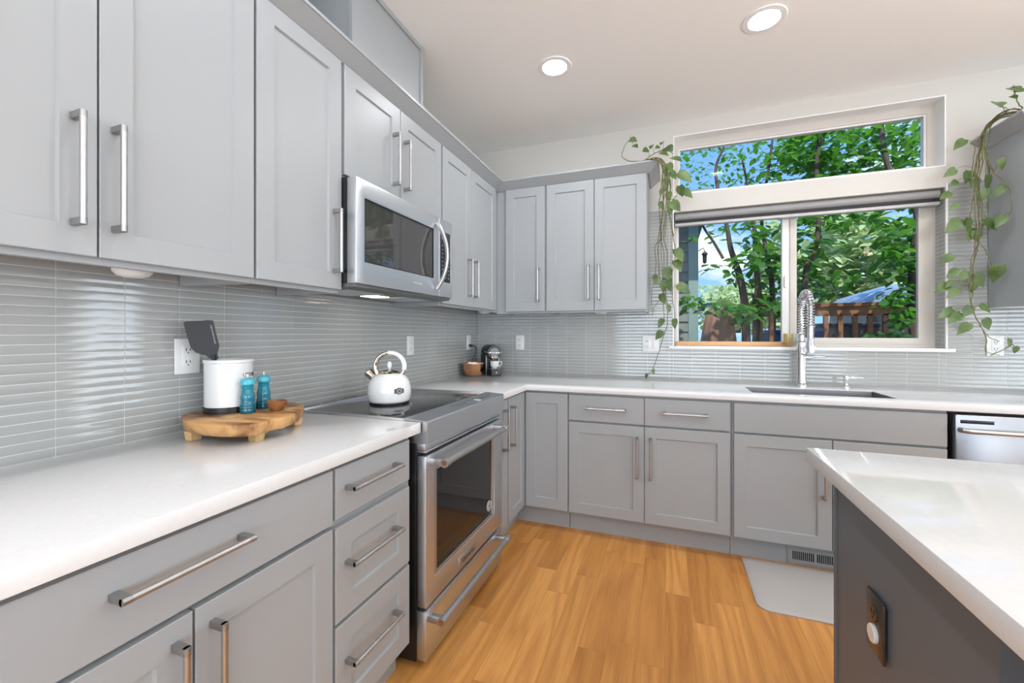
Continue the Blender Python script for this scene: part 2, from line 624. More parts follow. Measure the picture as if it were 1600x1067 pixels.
b = MB()
b.slab([-0.16, RX + 0.16], [FY - 0.14, 0.16], -0.12, 0.0)
tag(b.obj('floor', M['oak'], smooth=0), kind='structure')
b = MB()
b.slab([-0.16, RX + 0.16], [FY - 0.14, 0.16], CEIL, CEIL + 0.2)
tag(b.obj('ceiling', M['ceil'], smooth=0), kind='structure')
b = MB()
b.box(-0.16, 0.0, FY - 0.14, 0.16, 0, CEIL)
wall_left = tag(b.obj('wall_left', M['wall'], smooth=0), kind='structure')
WX0, WX1 = 1.543, 3.041
LZ0, LZ1, UZ0, UZ1 = 1.147, 2.10, 2.223, 2.642
b = MB()
b.slab([0.0, WX0, WX1, 4.5, 5.9, RX + 0.16], [0.0, 0.45, LZ0, LZ1, 2.2, UZ0, UZ1, CEIL], 0.0, 0.16, hole={(1, 2), (1, 5), (3, 1), (3, 2), (3, 3)}, ax='y')
wall_back = tag(b.obj('wall_back', M['wall'], smooth=0), kind='structure')
b = MB()
b.slab([FY - 0.14, -5.7, -2.1, 0.0], [0, 0.3, 2.35, CEIL], RX, RX + 0.16, hole={(1, 1)}, ax='x')
tag(b.obj('wall_right', M['wall'], smooth=0), kind='structure')
b = MB()
b.slab([-0.0, 0.35, 4.85, RX], [0.0, 0.05, 2.42, CEIL], FY - 0.14, FY, hole={(1, 1)}, ax='y')
tag(b.obj('wall_front', M['wall'], smooth=0), kind='structure')


def glazing(name, x0, x1, z0, z1, y, fw, posts, ax='y', fm='white_paint'):
    """added glazed opening out of view: frame, mullions and panes"""
    w = thing(name, None, None)
    w['kind'] = 'structure'
    f = MB()
    B = (lambda a, b_, c, d, e, g: f.box(a, b_, c, d, e, g)) if ax == 'y' else (lambda a, b_, c, d, e, g: f.box(c, d, a, b_, e, g))
    for a in [x0] + posts + [x1 - fw]:
        B(a, a + fw, y - 0.03, y + 0.03, z0, z1)
    B(x0, x1, y - 0.03, y + 0.03, z0, z0 + fw)
    B(x0, x1, y - 0.03, y + 0.03, z1 - fw, z1)
    f.obj('window_frame', M[fm], w, 0)
    return w


glazing('added_window_3', 0.35, 4.85, 0.05, 2.42, FY - 0.08, 0.07, [1.85, 3.35])  # unseen front opening, added to light the room
glazing('window_5', 4.5, 5.9, 0.45, 2.2, 0.12, 0.05, [5.175])
glazing('added_window_4', -5.7, -2.1, 0.3, 2.35, RX + 0.10, 0.06, [-3.9], 'x')  # opening out of view in the right wall, also added for light

# ---- tiled backsplash, every tile a bevelled block in the grout bed
TP, RP = 0.1491, 0.0246


def tile_block(bm, Mx, u0, u1, z0, z1, t=0.006, g=0.0011, ch=0.0016):
    if u1 - u0 < 0.01 or z1 - z0 < 0.006:
        return
    u0 += g
    u1 -= g
    z0 += g
    z1 -= g
    # face gently bowed from edge to edge, as pressed glass is
    n = 6
    L, R = [], []
    for i in range(n + 1):
        f = i / n
        y = -(t - ch) - (0.30 * ch) * math.sin(PI * f) * min(1.0, (z1 - z0) / 0.02)
        L.append(bm.verts.new(Mx @ Vector((u0, y, z0 + f * (z1 - z0)))))
        R.append(bm.verts.new(Mx @ Vector((u1, y, z0 + f * (z1 - z0)))))
    for i in range(n):
        bm.faces.new([L[i], R[i], R[i + 1], L[i + 1]]).smooth = True
    B = [bm.verts.new(Mx @ Vector(p)) for p in ((u0, 0, z0), (u1, 0, z0), (u1, 0, z1), (u0, 0, z1))]
    bm.faces.new([B[0], B[1], R[0], L[0]])
    bm.faces.new([B[2], B[3], L[n], R[n]])
    bm.faces.new(list(reversed(L)) + [B[0], B[3]])
    bm.faces.new(R + [B[2], B[1]])
    for q in (L, R):
        for a_, b_ in zip(q, q[1:]):
            bm.edges.get((a_, b_)).smooth = False
    bm.edges.get((L[0], R[0])).smooth = False
    bm.edges.get((L[n], R[n])).smooth = False


def tiles(name, Mx, areas, phase, parent):
    """areas: (u0, u1, z0, z1) in wall coordinates; wall faces local -Y"""
    mb, gr = MB(), MB(Mx)
    for (u0, u1, z0, z1) in areas:
        gr.box(u0, u1, -0.0035, 0.0, z0, z1)
        i0 = math.floor((u0 - phase) / TP)
        i1 = math.ceil((u1 - phase) / TP)
        j0 = math.floor((z0 - 0.914) / RP + 1e-6)
        j1 = math.ceil((z1 - 0.914) / RP - 1e-6)
        for i in range(i0, i1):
            for j in range(j0, j1):
                tile_block(mb.bm, Mx, max(u0, phase + i * TP), min(u1, phase + (i + 1) * TP),
                           max(z0, 0.914 + j * RP), min(z1, 0.914 + (j + 1) * RP))
    a = mb.obj(name, M['tile'], parent, 0, fix=False)
    c = gr.obj('grout_bed', M['grout'], parent, 0)
    return a, c


ML = Matrix.Rotation(PI / 2, 4, 'Z')                 # wall at x=0 facing +x: local X -> world y
tiles('tiling', ML, [(-3.04, -0.0, 0.885, 1.43)], -0.0586, wall_left)
tiles('tiling', Matrix(), [(0.007, WX0, 0.914, 1.42), (WX0, WX1, 0.914, 1.128), (WX1, 3.99, 0.914, 1.42),
                           (1.37, WX0, 1.42, 2.12), (WX1, 3.222, 1.42, 2.12)], 0.0259, wall_back)
MJ = Matrix.Translation((WX1, 0, 0)) @ Matrix.Rotation(-PI / 2, 4, 'Z')   # right jamb facing -x
tiles('tiling', MJ, [(-0.098, 0.0, 1.15, 2.10)], -0.05, wall_back)
b = MB()
b.box(WX0 - 0.004, WX0 + 0.004, -0.009, 0.004, 1.15, 2.12)
b.box(WX1 - 0.004, WX1 + 0.004, -0.009, 0.004, 1.15, 2.12)
tag(b.obj('trim_1', M['white_paint'], smooth=0), kind='structure')
# window stool
b = MB()
b.box(1.513, 3.074, -0.026, 0.10, 1.128, 1.149, 0.003)
tag(b.obj('trim_2', M['white_paint']), kind='structure')
# white drywall return of the transom opening
b = MB()
b.slab([WX0, WX0 + 0.006, WX1 - 0.006, WX1], [UZ0, UZ0 + 0.006, UZ1 - 0.006, UZ1], 0.0, 0.10, hole={(1, 1)}, ax='y')
tag(b.obj('trim_3', M['white_paint'], smooth=0), kind='structure')

# ---- transom window
w1 = thing('window_1', None, None, (0, 0, 0))
w1['kind'] = 'structure'
b = MB()
b.slab([WX0, WX0 + 0.036, WX1 - 0.044, WX1], [UZ0, UZ0 + 0.035, UZ1 - 0.055, UZ1], 0.095, 0.155, hole={(1, 1)}, ax='y', bev=0.003)
b.obj('window_frame', M['vinyl'], w1)
b = MB()
b.slab([WX0 + 0.036, WX0 + 0.046, WX1 - 0.056, WX1 - 0.044], [UZ0 + 0.035, UZ0 + 0.045, UZ1 - 0.067, UZ1 - 0.055], 0.105, 0.14, hole={(1, 1)}, ax='y')
b.obj('glazing_bead', M['vinyl_white'], w1, 0)
b = MB()
b.box(WX0 + 0.036, WX1 - 0.044, 0.119, 0.123, UZ0 + 0.035, UZ1 - 0.055)
b.obj('window_pane', M['pane'], w1, 0)

# ---- sliding window
w2 = thing('window_2', None, None, (0, 0, 0))
w2['kind'] = 'structure'
b = MB()
b.slab([WX0, WX0 + 0.022, WX1 - 0.030, WX1], [LZ0, LZ0 + 0.024, LZ1 - 0.03, LZ1], 0.095, 0.158, hole={(1, 1)}, ax='y', bev=0.002)
b.obj('window_frame', M['vinyl'], w2)
b = MB()
b.slab([2.276, 2.316, 2.955, WX1 - 0.030], [LZ0 + 0.02, LZ0 + 0.062, LZ1 - 0.06, LZ1 - 0.03], 0.092, 0.125, hole={(1, 1)}, ax='y', bev=0.003)
s1 = b.obj('fixed_sash', M['vinyl'], w2)
b = MB()
b.slab([WX0 + 0.02, WX0 + 0.038, 2.232, 2.276], [LZ0 + 0.024, LZ0 + 0.034, LZ1 - 0.06, LZ1 - 0.03], 0.100, 0.14, hole={(1, 1)}, ax='y', bev=0.003)
s2 = b.obj('sliding_sash', M['vinyl_white'], w2)
b = MB()
b.box(WX0 + 0.02, 2.27, 0.078, 0.105, LZ0 + 0.002, LZ0 + 0.034, 0.002)
tag(b.obj('sill_track', M['track_wood'], w2), 'orange wooden track under the left pane')
b = MB()
b.box(2.955 - 0.645, 2.957, 0.108, 0.112, LZ0 + 0.06, LZ1 - 0.06)
b.obj('window_pane', M['pane'], s1, 0)
b = MB()
b.box(WX0 + 0.036, 2.234, 0.118, 0.122, LZ0 + 0.03, LZ1 - 0.06)
b.obj('window_pane', M['pane'], s2, 0)
b = MB()
b.box(2.242, 2.258, 0.082, 0.1, 1.545, 1.625, 0.006)
b.obj('sash_latch', M['vinyl_white'], s2)

# ---- rolled-up blind in the head of the sliding window
bl = thing('roller_blind', 'grey roller blind drawn fully up at the head of the sliding window', 'blind', (2.29, 0.03, 2.0))
b = MB()
b.tube([(-0.735, 0.012, 0.072), (0.735, 0.012, 0.072)], 0.027, 20)
b.obj('roller_case', M['blind'], bl)
b = MB()
b.box(-0.73, 0.73, 0.0, 0.03, 0.022, 0.05, 0.004)
b.obj('blind_fabric', M['blind_dark'], bl)
b = MB()
b.box(-0.735, 0.735, -0.008, 0.034, 0.004, 0.024, 0.004)
b.obj('bottom_rail', M['rail'], bl)


# ================================================================== CABINETS
UF, BF = 0.332, 0.644        # how far upper and base doors stand out from the wall


def pull(parent, kind, a, z0, z1, out=0.036, r=0.0062):
    """bar pull; upright: x=a from z0 to z1; level: z=a from x=z0 to x=z1 (local front is -Y)"""
    h = MB()
    if kind == 'v':
        h.tube([(a, -out, z0 + 0.012), (a, -out, z1 - 0.012)], r, 14)
    else:
        h.tube([(z0 + 0.012, -out, a), (z1 - 0.012, -out, a)], r, 14)
    o = h.obj('handle', M['nickel'], parent)
    for e, s in ((z0, 1), (z1, -1)):
        p = MB()
        lo, hi = sorted((e, e + s * 0.014))
        if kind == 'v':
            p.box(a - r, a + r, -out - 0.001, 0.0, lo, hi)
            p.tube([(a, -out, lo), (a, -out, hi)], r + 0.0004, 14)
        else:
            p.box(lo, hi, -out - 0.001, 0.0, a - r, a + r)
            p.tube([(lo, -out, a), (hi, -out, a)], r + 0.0004, 14)
        p.obj('handle_post', M['nickel_dark'], parent)
    return o


def shaker(mb, x0, x1, z0, z1, fr=0.062, t=0.02, rec=0.008, slab=False):
    """door leaf, back at Y=t, front at Y=0"""
    e = 0.0016

    def ring(i, y):
        return [mb.v(p) for p in ((x0 + i, y, z0 + i), (x1 - i, y, z0 + i), (x1 - i, y, z1 - i), (x0 + i, y, z1 - i))]
    R = [ring(0, t), ring(0, e), ring(e, 0)]
    if not slab:
        R += [ring(fr, 0), ring(fr + 0.0035, rec)]
    for A, B in zip(R, R[1:]):
        for i in range(4):
            j = (i + 1) % 4
            mb.face([A[i], A[j], B[j], B[i]])
    mb.face(R[-1])
    mb.face(list(reversed(R[0])))


def front(parent, kind, x0, x1, z0, z1, style='shaker', handle=None, fr=0.062):
    mb = MB()
    shaker(mb, x0, x1, z0, z1, fr=fr, slab=(style == 'slab'))
    o = mb.obj(kind, M['paint'], parent, 20)
    if handle:
        pull(o, *handle)
    return o


def cabinet(name, label, wall, face, u0, u1, zb, zt, fronts, group, base=True, cat='cabinet', back=0.0):
    """wall 'L' faces +x, wall 'B' faces -y; u0..u1 runs along the wall"""
    if wall == 'L':
        t = thing(name, label, cat, (face, u0, 0.0 if base else zb), PI / 2, group)
    else:
        t = thing(name, label, cat, (u0, -face, 0.0 if base else zb), 0.0, group)
    oz = 0.0 if base else zb
    w = u1 - u0
    d = face - 0.009 - back
    c = MB()
    if name == 'sink_cabinet':
        c.box(0, w, 0.021, d, 0.118, 0.60)
        c.box(0, w, 0.021, 0.038, 0.60, zt)
        c.box(0, 0.018, 0.038, d, 0.60, zt)
        c.box(w - 0.018, w, 0.038, d, 0.60, zt)
        c.box(0.018, w - 0.018, d - 0.012, d, 0.60, zt)
    elif base:
        c.box(0, w, 0.021, d, 0.118, zt)
    else:
        c.box(0, w, 0.021, d, zb + 0.026 - oz, zt - oz)
        c.box(0, w, 0.021, 0.042, zb - 0.014 - oz, zb + 0.026 - oz)
        c.box(0, 0.016, 0.042, d, zb - 0.014 - oz, zb + 0.026 - oz)
        c.box(w - 0.016, w, 0.042, d, zb - 0.014 - oz, zb + 0.026 - oz)
    c.obj('carcass', M['paint'], t, 0)
    if base:
        k = MB()
        k.box(0, w, 0.076, d, 0.0, 0.118)
        k.obj('toe_kick', M['paint'], t, 0)
    for f in fronts:
        kind, a, b_, z0, z1, style, hd = f
        h = None
        if hd:
            if hd[0] == 'v':
                h = ('v', hd[1] - u0, hd[2] - oz, hd[3] - oz)
            else:
                h = ('h', hd[1] - oz, hd[2] - u0, hd[3] - u0)
        front(t, kind, a - u0, b_ - u0, z0 - oz, z1 - oz, style, h)
    return t


UB, UT = 1.406, 2.286
GU = 'grey upper cabinets'
GB = 'grey base cabinets'
HU = (1.466, 1.704)
cabinet('upper_cabinet', 'grey two-door upper cabinet at the left edge of the photo above the white canister', 'L', UF, -3.034, -2.282, UB, UT, [
    ('door', -3.031, -2.660, UB, UT, 'shaker', ('v', -2.700, *HU)),
    ('door', -2.656, -2.286, UB, UT, 'shaker', ('v', -2.630, *HU))], GU, base=False)
cabinet('upper_cabinet', 'narrow grey single-door upper cabinet left of the microwave', 'L', UF, -2.281, -1.918, UB, UT, [
    ('door', -2.277, -1.921, UB, UT, 'shaker', ('v', -1.962, *HU))], GU, base=False)
cabinet('upper_cabinet', 'short grey two-door upper cabinet directly over the microwave', 'L', UF, -1.917, -1.157, 1.857, UT, [
    ('door', -1.904, -1.543, 1.857, UT, 'shaker', ('v', -1.596, 1.914, 2.152)),
    ('door', -1.539, -1.163, 1.857, UT, 'shaker', ('v', -1.512, 1.914, 2.152))], GU, base=False)
cabinet('upper_cabinet', 'grey two-door upper cabinet between the microwave and the room corner', 'L', UF, -1.156, -0.010, UB, UT, [
    ('door', -1.147, -0.784, UB, UT, 'shaker', ('v', -0.838, *HU)),
    ('door', -0.780, -0.377, UB, UT, 'shaker', ('v', -0.752, *HU))], GU, base=False)
cabinet('upper_cabinet', 'narrow grey single-door upper cabinet in the corner of the back wall', 'B', UF, 0.3125, 0.694, UB - 0.01, UT, [
    ('door', 0.390, 0.687, UB - 0.01, UT, 'shaker', ('v', 0.644, *HU))], GU, base=False)
cabinet('upper_cabinet', 'grey two-door upper cabinet left of the window with vines on top', 'B', UF, 0.695, 1.380, UB - 0.01, UT, [
    ('door', 0.701, 1.034, UB - 0.01, UT, 'shaker', ('v', 1.000, *HU)),
    ('door', 1.038, 1.376, UB - 0.01, UT, 'shaker', ('v', 1.072, *HU))], GU, base=False)
cabinet('upper_cabinet', 'grey upper cabinet right of the window at the right edge of the photo', 'B', UF, 3.222, 3.99, UB - 0.01, UT, [
    ('door', 3.226, 3.604, UB - 0.01, UT, 'shaker', ('v', 3.570, *HU)),
    ('door', 3.608, 3.986, UB - 0.01, UT, 'shaker', ('v', 3.642, *HU))], GU, base=False)

# crown moulding
CP = [(0.0, 2.2875), (0.012, 2.2875), (0.070, 2.334), (0.075, 2.334), (0.075, 2.346), (0.0, 2.346)]


def sweep(name, path, label):
    """path: list of functions n -> (x, y) giving the mitred corner points"""
    mb = MB()
    rings = [[(*p(n), z) for n, z in CP] for p in path]
    mb.loft(rings)
    return tag(mb.obj(name, M['paint'], None, 20), label, 'moulding')


c0 = UF - 0.020
sweep('crown_moulding', [lambda n: (c0 + n, -3.036), lambda n: (c0 + n, -(c0 + n)), lambda n: (1.381 + n, -(c0 + n)), lambda n: (1.381 + n, -0.001)],
      'grey crown moulding running along the upper cabinets and round the corner')
sweep('crown_moulding', [lambda n: (3.221 - n, -0.001), lambda n: (3.221 - n, -(c0 + n)), lambda n: (3.992, -(c0 + n))],
      'grey crown moulding on the cabinet right of the window')
# dust tops closing the cabinets behind the crown, and the duct chase above
ch = thing('duct_chase', 'grey boxed duct cover between the microwave cabinet and the ceiling', 'duct cover', (0.0, -1.81, 2.2875))
b = MB()
b.box(0.0, 0.292, 0.0, 0.51, 0.0, CEIL - 2.2875 - 0.001)
b.obj('box_panel', M['paint'], ch, 0)
b = MB()
h = CEIL - 2.2875 - 0.001
b.box(0.292, 0.302, 0.0, 0.51, h - 0.022, h, 0.001)
b.box(0.292, 0.302, 0.49, 0.51, 0.0, h - 0.022, 0.001)
b.box(0.272, 0.292, -0.008, 0.0, 0.0, h, 0.001)
b.obj('edge_strip', M['paint'], ch, 0)
b = MB()
b.box(0.0, 0.30, -0.56, -0.54, 0.0, h)  # divider and back added to keep light off the chase's near side
b.box(0.0, 0.012, -0.54, 0.0, 0.0, h)
b.obj('chase_shade_panel', M['paint'], ch, 0)

# ---- base run
DT, DB, DZ = 0.860, 0.703, 0.692
cabinet('base_cabinet', 'grey base cabinet with one wide drawer over two doors, left front', 'L', BF, -3.034, -2.2905, 0.132, 0.875, [
    ('drawer', -3.026, -2.294, 0.709, 0.859, 'slab', ('h', 0.800, -2.792, -2.556)),
    ('door', -3.026, -2.659, 0.132, 0.697, 'shaker', ('v', -2.692, 0.420, 0.658)),
    ('door', -2.654, -2.294, 0.132, 0.697, 'shaker', ('v', -2.622, 0.420, 0.658))], GB)
cabinet('base_cabinet', 'grey base cabinet with a stack of three drawers left of the oven', 'L', BF, -2.290, -1.906, 0.132, 0.875, [
    ('drawer', -2.284, -1.929, 0.716, 0.859, 'slab', ('h', 0.797, -2.250, -2.014)),
    ('drawer', -2.284, -1.929, 0.424, 0.692, 'shaker', ('h', 0.582, -2.250, -2.014)),
    ('drawer', -2.284, -1.929, 0.132, 0.412, 'shaker', ('h', 0.299, -2.250, -2.014))], GB)
cabinet('base_cabinet', 'slim grey pull-out base cabinet just right of the oven', 'L', BF, -1.112, -0.945, 0.132, 0.875, [
    ('door', -1.108, -0.952, 0.132, 0.862, 'shaker', ('v', -1.020, 0.578, 0.812))], GB)
# corner unit with a folding pair of doors
cn = thing('corner_base_cabinet', 'grey corner base cabinet with folding doors where the two runs meet', 'cabinet', (0.009, -0.009, 0.0), 0, GB)
b = MB()
b.prism([(0, 0), (0, -0.934), (BF - 0.030, -0.934), (BF - 0.030, -(BF - 0.030)), (0.912, -(BF - 0.030)), (0.912, 0)], 0.118, 0.875)
b.obj('carcass', M['paint'], cn, 0)
b = MB()
b.prism([(0, 0), (0, -0.934), (0.559, -0.934), (0.559, -0.559), (0.912, -0.559), (0.912, 0)], 0.0, 0.118)
b.obj('toe_kick', M['paint'], cn, 0)
mb = MB(Matrix.Translation((BF - 0.009, -0.924, 0)) @ Matrix.Rotation(PI / 2, 4, 'Z'))
shaker(mb, 0.0, 0.287, 0.132, 0.862, fr=0.06)
d = mb.obj('door', M['paint'], cn, 20)
_M = Matrix.Translation((BF - 0.009, -0.924, 0)) @ Matrix.Rotation(PI / 2, 4, 'Z')
h = MB(_M)
h.tube([(0.030, -0.036, 0.59), (0.030, -0.036, 0.80)], 0.0062, 14)
h.obj('handle', M['nickel'], d)
for z in (0.578, 0.800):
    h = MB(_M)
    h.box(0.024, 0.036, -0.037, 0.0, z, z + 0.014)
    h.obj('handle_post', M['nickel_dark'], d)
mb = MB(Matrix.Translation((BF - 0.007, -(BF - 0.009), 0)))
shaker(mb, 0.003, 0.279, 0.132, 0.862, fr=0.066)
mb.obj('door', M['paint'], cn, 20)

cabinet('base_cabinet', 'grey base cabinet with two drawers over two doors on the back wall', 'B', BF, 0.925, 1.834, 0.132, 0.875, [
    ('drawer', 0.932, 1.377, DB, DT, 'slab', ('h', 0.785, 1.040, 1.275)),
    ('drawer', 1.381, 1.826, DB, DT, 'slab', ('h', 0.783, 1.482, 1.716)),
    ('door', 0.932, 1.377, 0.132, DZ, 'shaker', ('v', 1.340, 0.394, 0.632)),
    ('door', 1.381, 1.826, 0.132, DZ, 'shaker', ('v', 1.414, 0.394, 0.632))], GB)
cabinet('sink_cabinet', 'grey sink base cabinet with a long blank panel over two doors', 'B', BF, 1.836, 2.746, 0.132, 0.875, [
    ('drawer_panel', 1.845, 2.740, DB, DT, 'slab', None),
    ('door', 1.845, 2.290, 0.132, DZ, 'shaker', ('v', 2.252, 0.394, 0.632)),
    ('door', 2.294, 2.740, 0.132, DZ, 'shaker', ('v', 2.332, 0.394, 0.632))], GB)

# ---- worktops
b = MB()
b.slab([0.0085, 0.667], [-3.045, -1.891], 0.876, 0.914, bev=0.0025)
tag(b.obj('worktop', M['quartz']), 'white quartz worktop left of the stove, under the wooden board', 'worktop')
SX0, SX1, SY0, SY1 = 1.945, 2.586, -0.585, -0.285
b = MB()
b.slab([0.0085, 0.667, SX0, SX1, 3.99], [-1.114, -0.667, SY0, SY1, -0.0085], 0.876, 0.914,
       hole={(1, 0), (2, 0), (3, 0), (2, 2)}, bev=0.0025)
tag(b.obj('worktop', M['quartz']), 'white quartz worktop turning the corner and holding the sink', 'worktop')

# ---- sink
sk = thing('kitchen_sink', 'rectangular stainless steel sink set under the back worktop', 'sink', ((SX0 + SX1) / 2, (SY0 + SY1) / 2, 0.62))


def rrect(x, y, r, z, n=5):
    o = []
    for cx_, cy_, a0 in ((x - r, y - r, 0), (-(x - r), y - r, PI / 2), (-(x - r), -(y - r), PI), (x - r, -(y - r), 1.5 * PI)):
        for i in range(n + 1):
            a = a0 + PI / 2 * i / n
            o.append((cx_ + r * math.cos(a), cy_ + r * math.sin(a), z))
    return o


hx, hy = (SX1 - SX0) / 2, (SY1 - SY0) / 2
b = MB()
b.loft([rrect(hx - 0.0006, hy - 0.0006, 0.003, 0.2560), rrect(hx - 0.0006, hy - 0.0006, 0.003, 0.2895), rrect(hx - 0.0022, hy - 0.0022, 0.006, 0.2895), rrect(hx - 0.003, hy - 0.003, 0.014, 0.06),
        rrect(hx - 0.03, hy - 0.03, 0.03, 0.03), rrect(0.05, 0.05, 0.03, 0.024)], cap0=False)
b.obj('basin', M['sink_steel'], sk, fix=True)
b = MB()
b.lathe([(0.0, 0.0245), (0.045, 0.0245), (0.045, 0.028), (0.03, 0.026), (0.0, 0.026)], seg=24)
b.obj('drain', M['chrome'], sk)

# ---- island
isl = thing('kitchen_island', 'charcoal kitchen island cabinet at the right, front corner of the room', 'island', (1.935, -2.44, 0.0))
b = MB()
b.box(0.0, 1.10, 0.0, 0.605, 0.0, 0.8755)
b.obj('carcass', M['dark_paint'], isl, 0)
b = MB()
b.box(-0.003, 0.0, 0.585, 0.605, 0.0, 0.8755)
b.obj('corner_stile', M['dark_paint'], isl, 0)
b = MB()
b.box(0.0, 1.10, -0.56, -0.52, 0.0, 0.8755)  # unseen panel added to block light from the island's end face
b.obj('light_stop_panel', M['dark_paint'], isl, 0)
b = MB()
b.slab([1.8785, 3.09], [-3.02, -1.7965], 0.876, 0.914, bev=0.0025)
tag(b.obj('worktop', M['quartz']), 'white quartz island worktop in the right foreground', 'worktop')


# ================================================================== STOVE
st = thing('stove', 'stainless steel slide-in electric stove with black glass cooktop', 'stove', (0.690, -1.885, 0.0), PI / 2)
W_, = (0.757,)
b = MB()
b.box(0.004, W_ - 0.004, 0.050, 0.655, 0.025, 0.900, 0.003)
for x in (0.05, W_ - 0.05):
    for y in (0.10, 0.60):
        b.cyl((x, y, 0.0), (x, y, 0.03), 0.018)
b.obj('body', M['black'], st)
b = MB()
b.box(0.008, W_ - 0.008, 0.098, 0.598, 0.9005, 0.9195, 0.003)
ct = b.obj('cooktop', M['cooktop'], st)
for x, y, r in ((0.20, 0.22, 0.095), (0.20, 0.46, 0.075), (0.56, 0.22, 0.11), (0.56, 0.46, 0.075)):
    b = MB()
    for rr in (r, r * 0.62):
        ring = [[(x + (rr + dr) * math.cos(2 * PI * i / 48), y + (rr + dr) * math.sin(2 * PI * i / 48), 0.9197) for i in range(48)] for dr in (0, 0.0012)]
        b.loft(ring, False, False)
    b.obj('burner_ring', M['grey_print'], ct, 0)
for x in (0.0, W_ - 0.008):
    b = MB()
    b.box(x, x + 0.008, 0.098, 0.655, 0.893, 0.921, 0.001)
    b.obj('side_trim', M['steel'], st)
b = MB()
b.box(0.0, W_, 0.604, 0.662, 0.9005, 0.924, 0.002)
b.box(0.0, W_, 0.598, 0.606, 0.9005, 0.921, 0.002)
rv = b.obj('rear_vent', M['steel'], st)
for x0, x1 in ((0.02, 0.13), (0.145, 0.235), (0.25, 0.52), (0.535, 0.625), (0.64, 0.737)):
    b = MB()
    b.box(x0, x1, 0.628, 0.636, 0.9235, 0.9246)
    b.obj('vent_slot', M['slot'], rv, 0)
# control fascia
b = MB()
b.prism([(0.0, 0.833), (0.0, 0.912), (0.004, 0.9165), (0.097, 0.9225), (0.100, 0.9225), (0.100, 0.833)], 0.0, W_, 'x')
cp = b.obj('control_fascia', M['steel'], st, 25)
b = MB()
b.box(0.29, 0.70, 0.062, 0.064, 0.9195, 0.9212)
for i in range(7):
    b.box(0.315 + i * 0.014, 0.322 + i * 0.014, 0.04, 0.044, 0.9180, 0.9196)
for i in range(6):
    b.box(0.545 + i * 0.02, 0.556 + i * 0.02, 0.035, 0.047, 0.9178, 0.9198)
b.obj('touch_control', M['grey_print'], cp, 0)
b = MB()
b.box(0.500, 0.517, 0.022, 0.055, 0.9172, 0.9207)
tag(b.obj('paper_tag', M['white_plastic'], cp, 0), 'small white tag on the control fascia')
b = MB()
b.box(0.012, W_ - 0.012, 0.018, 0.09, 0.806, 0.833, 0.002)
b.box(0.012, W_ - 0.012, 0.014, 0.06, 0.797, 0.8035, 0.001)
b.obj('fascia_skirt', M['steel'], st)
# oven door
b = MB()
x0, x1, z0, z1 = 0.006, W_ - 0.006, 0.228, 0.786
wx0, wx1, wz0, wz1 = 0.070, 0.652, 0.318, 0.728
b.slab([x0, wx0, wx1, x1], [z0, wz0, wz1, z1], 0.010, 0.048, hole={(1, 1)}, ax='y', bev=0.003)
od = b.obj('oven_door', M['steel'], st)
b = MB()
b.box(wx0 - 0.002, wx1 + 0.002, 0.022, 0.03, wz0 - 0.002, wz1 + 0.002)
b.obj('oven_window', M['black_glass'], od, 0)
b = MB()
b.slab([wx0 - 0.001, wx0 + 0.020, wx1 - 0.020, wx1 + 0.001], [wz0 - 0.001, wz0 + 0.012, wz1 - 0.012, wz1 + 0.001], 0.013, 0.023, hole={(1, 1)}, ax='y', bev=0.002)
b.obj('window_surround', M['nickel'], od)


def bar_handle(parent, z, xa, xb, y=-0.052, r=0.0135):
    b = MB()
    b.tube([(xa + 0.025, y, z), (xb - 0.025, y, z)], r, 20)
    h = b.obj('handle', M['nickel'], parent)
    for x in (xa, xb - 0.03):
        b = MB()
        b.tube([(x, y, z), (x + 0.03, y, z)], r + 0.003, 24)
        b.box(x + 0.002, x + 0.028, y, 0.012, z - 0.012, z + 0.012, 0.003)
        b.obj('handle_post', M['nickel'], parent)
    for x, s in ((xa, -1), (xb, 1)):
        b = MB()
        b.tube([(x, y, z), (x + s * 0.0012, y, z)], r - 0.003, 20)
        tag(b.obj('handle_medallion', M['bowl_wood'], parent), 'dark red round end cap')
    return h


bar_handle(od, 0.762, 0.030, 0.660)
b = MB()
b.box(0.262, 0.428, 0.006, 0.012, 0.246, 0.286, 0.0015)
bd = b.obj('name_plate', M['nickel'], od)
text_obj('KitchenAid', 0.026, M['grey_print'], 'plate_lettering', bd, (0.345, 0.0055, 0.265), (PI / 2, 0, 0))
b = MB()
b.tube([(0.607, 0.0215, 0.375), (0.607, 0.019, 0.375)], 0.026, 28)
stk = tag(b.obj('round_sticker', M['white_print'], od), 'round pale sticker in the window corner')
b = MB()
ring = [[(0.607 + r * math.cos(2 * PI * i / 32), 0.0187, 0.375 + r * math.sin(2 * PI * i / 32)) for i in range(32)] for r in (0.017, 0.020)]
b.loft(ring, False, False)
b.box(0.600, 0.615, 0.0183, 0.0189, 0.372, 0.378)
b.box(0.6045, 0.6095, 0.0183, 0.0189, 0.363, 0.387)
b.obj('sticker_print', M['grey_print'], stk, 0)
# warming drawer
b = MB()
b.box(0.006, W_ - 0.006, 0.010, 0.050, 0.034, 0.214, 0.003)
dr = b.obj('drawer', M['steel'], st)
bar_handle(dr, 0.190, 0.010, 0.690, y=-0.050)

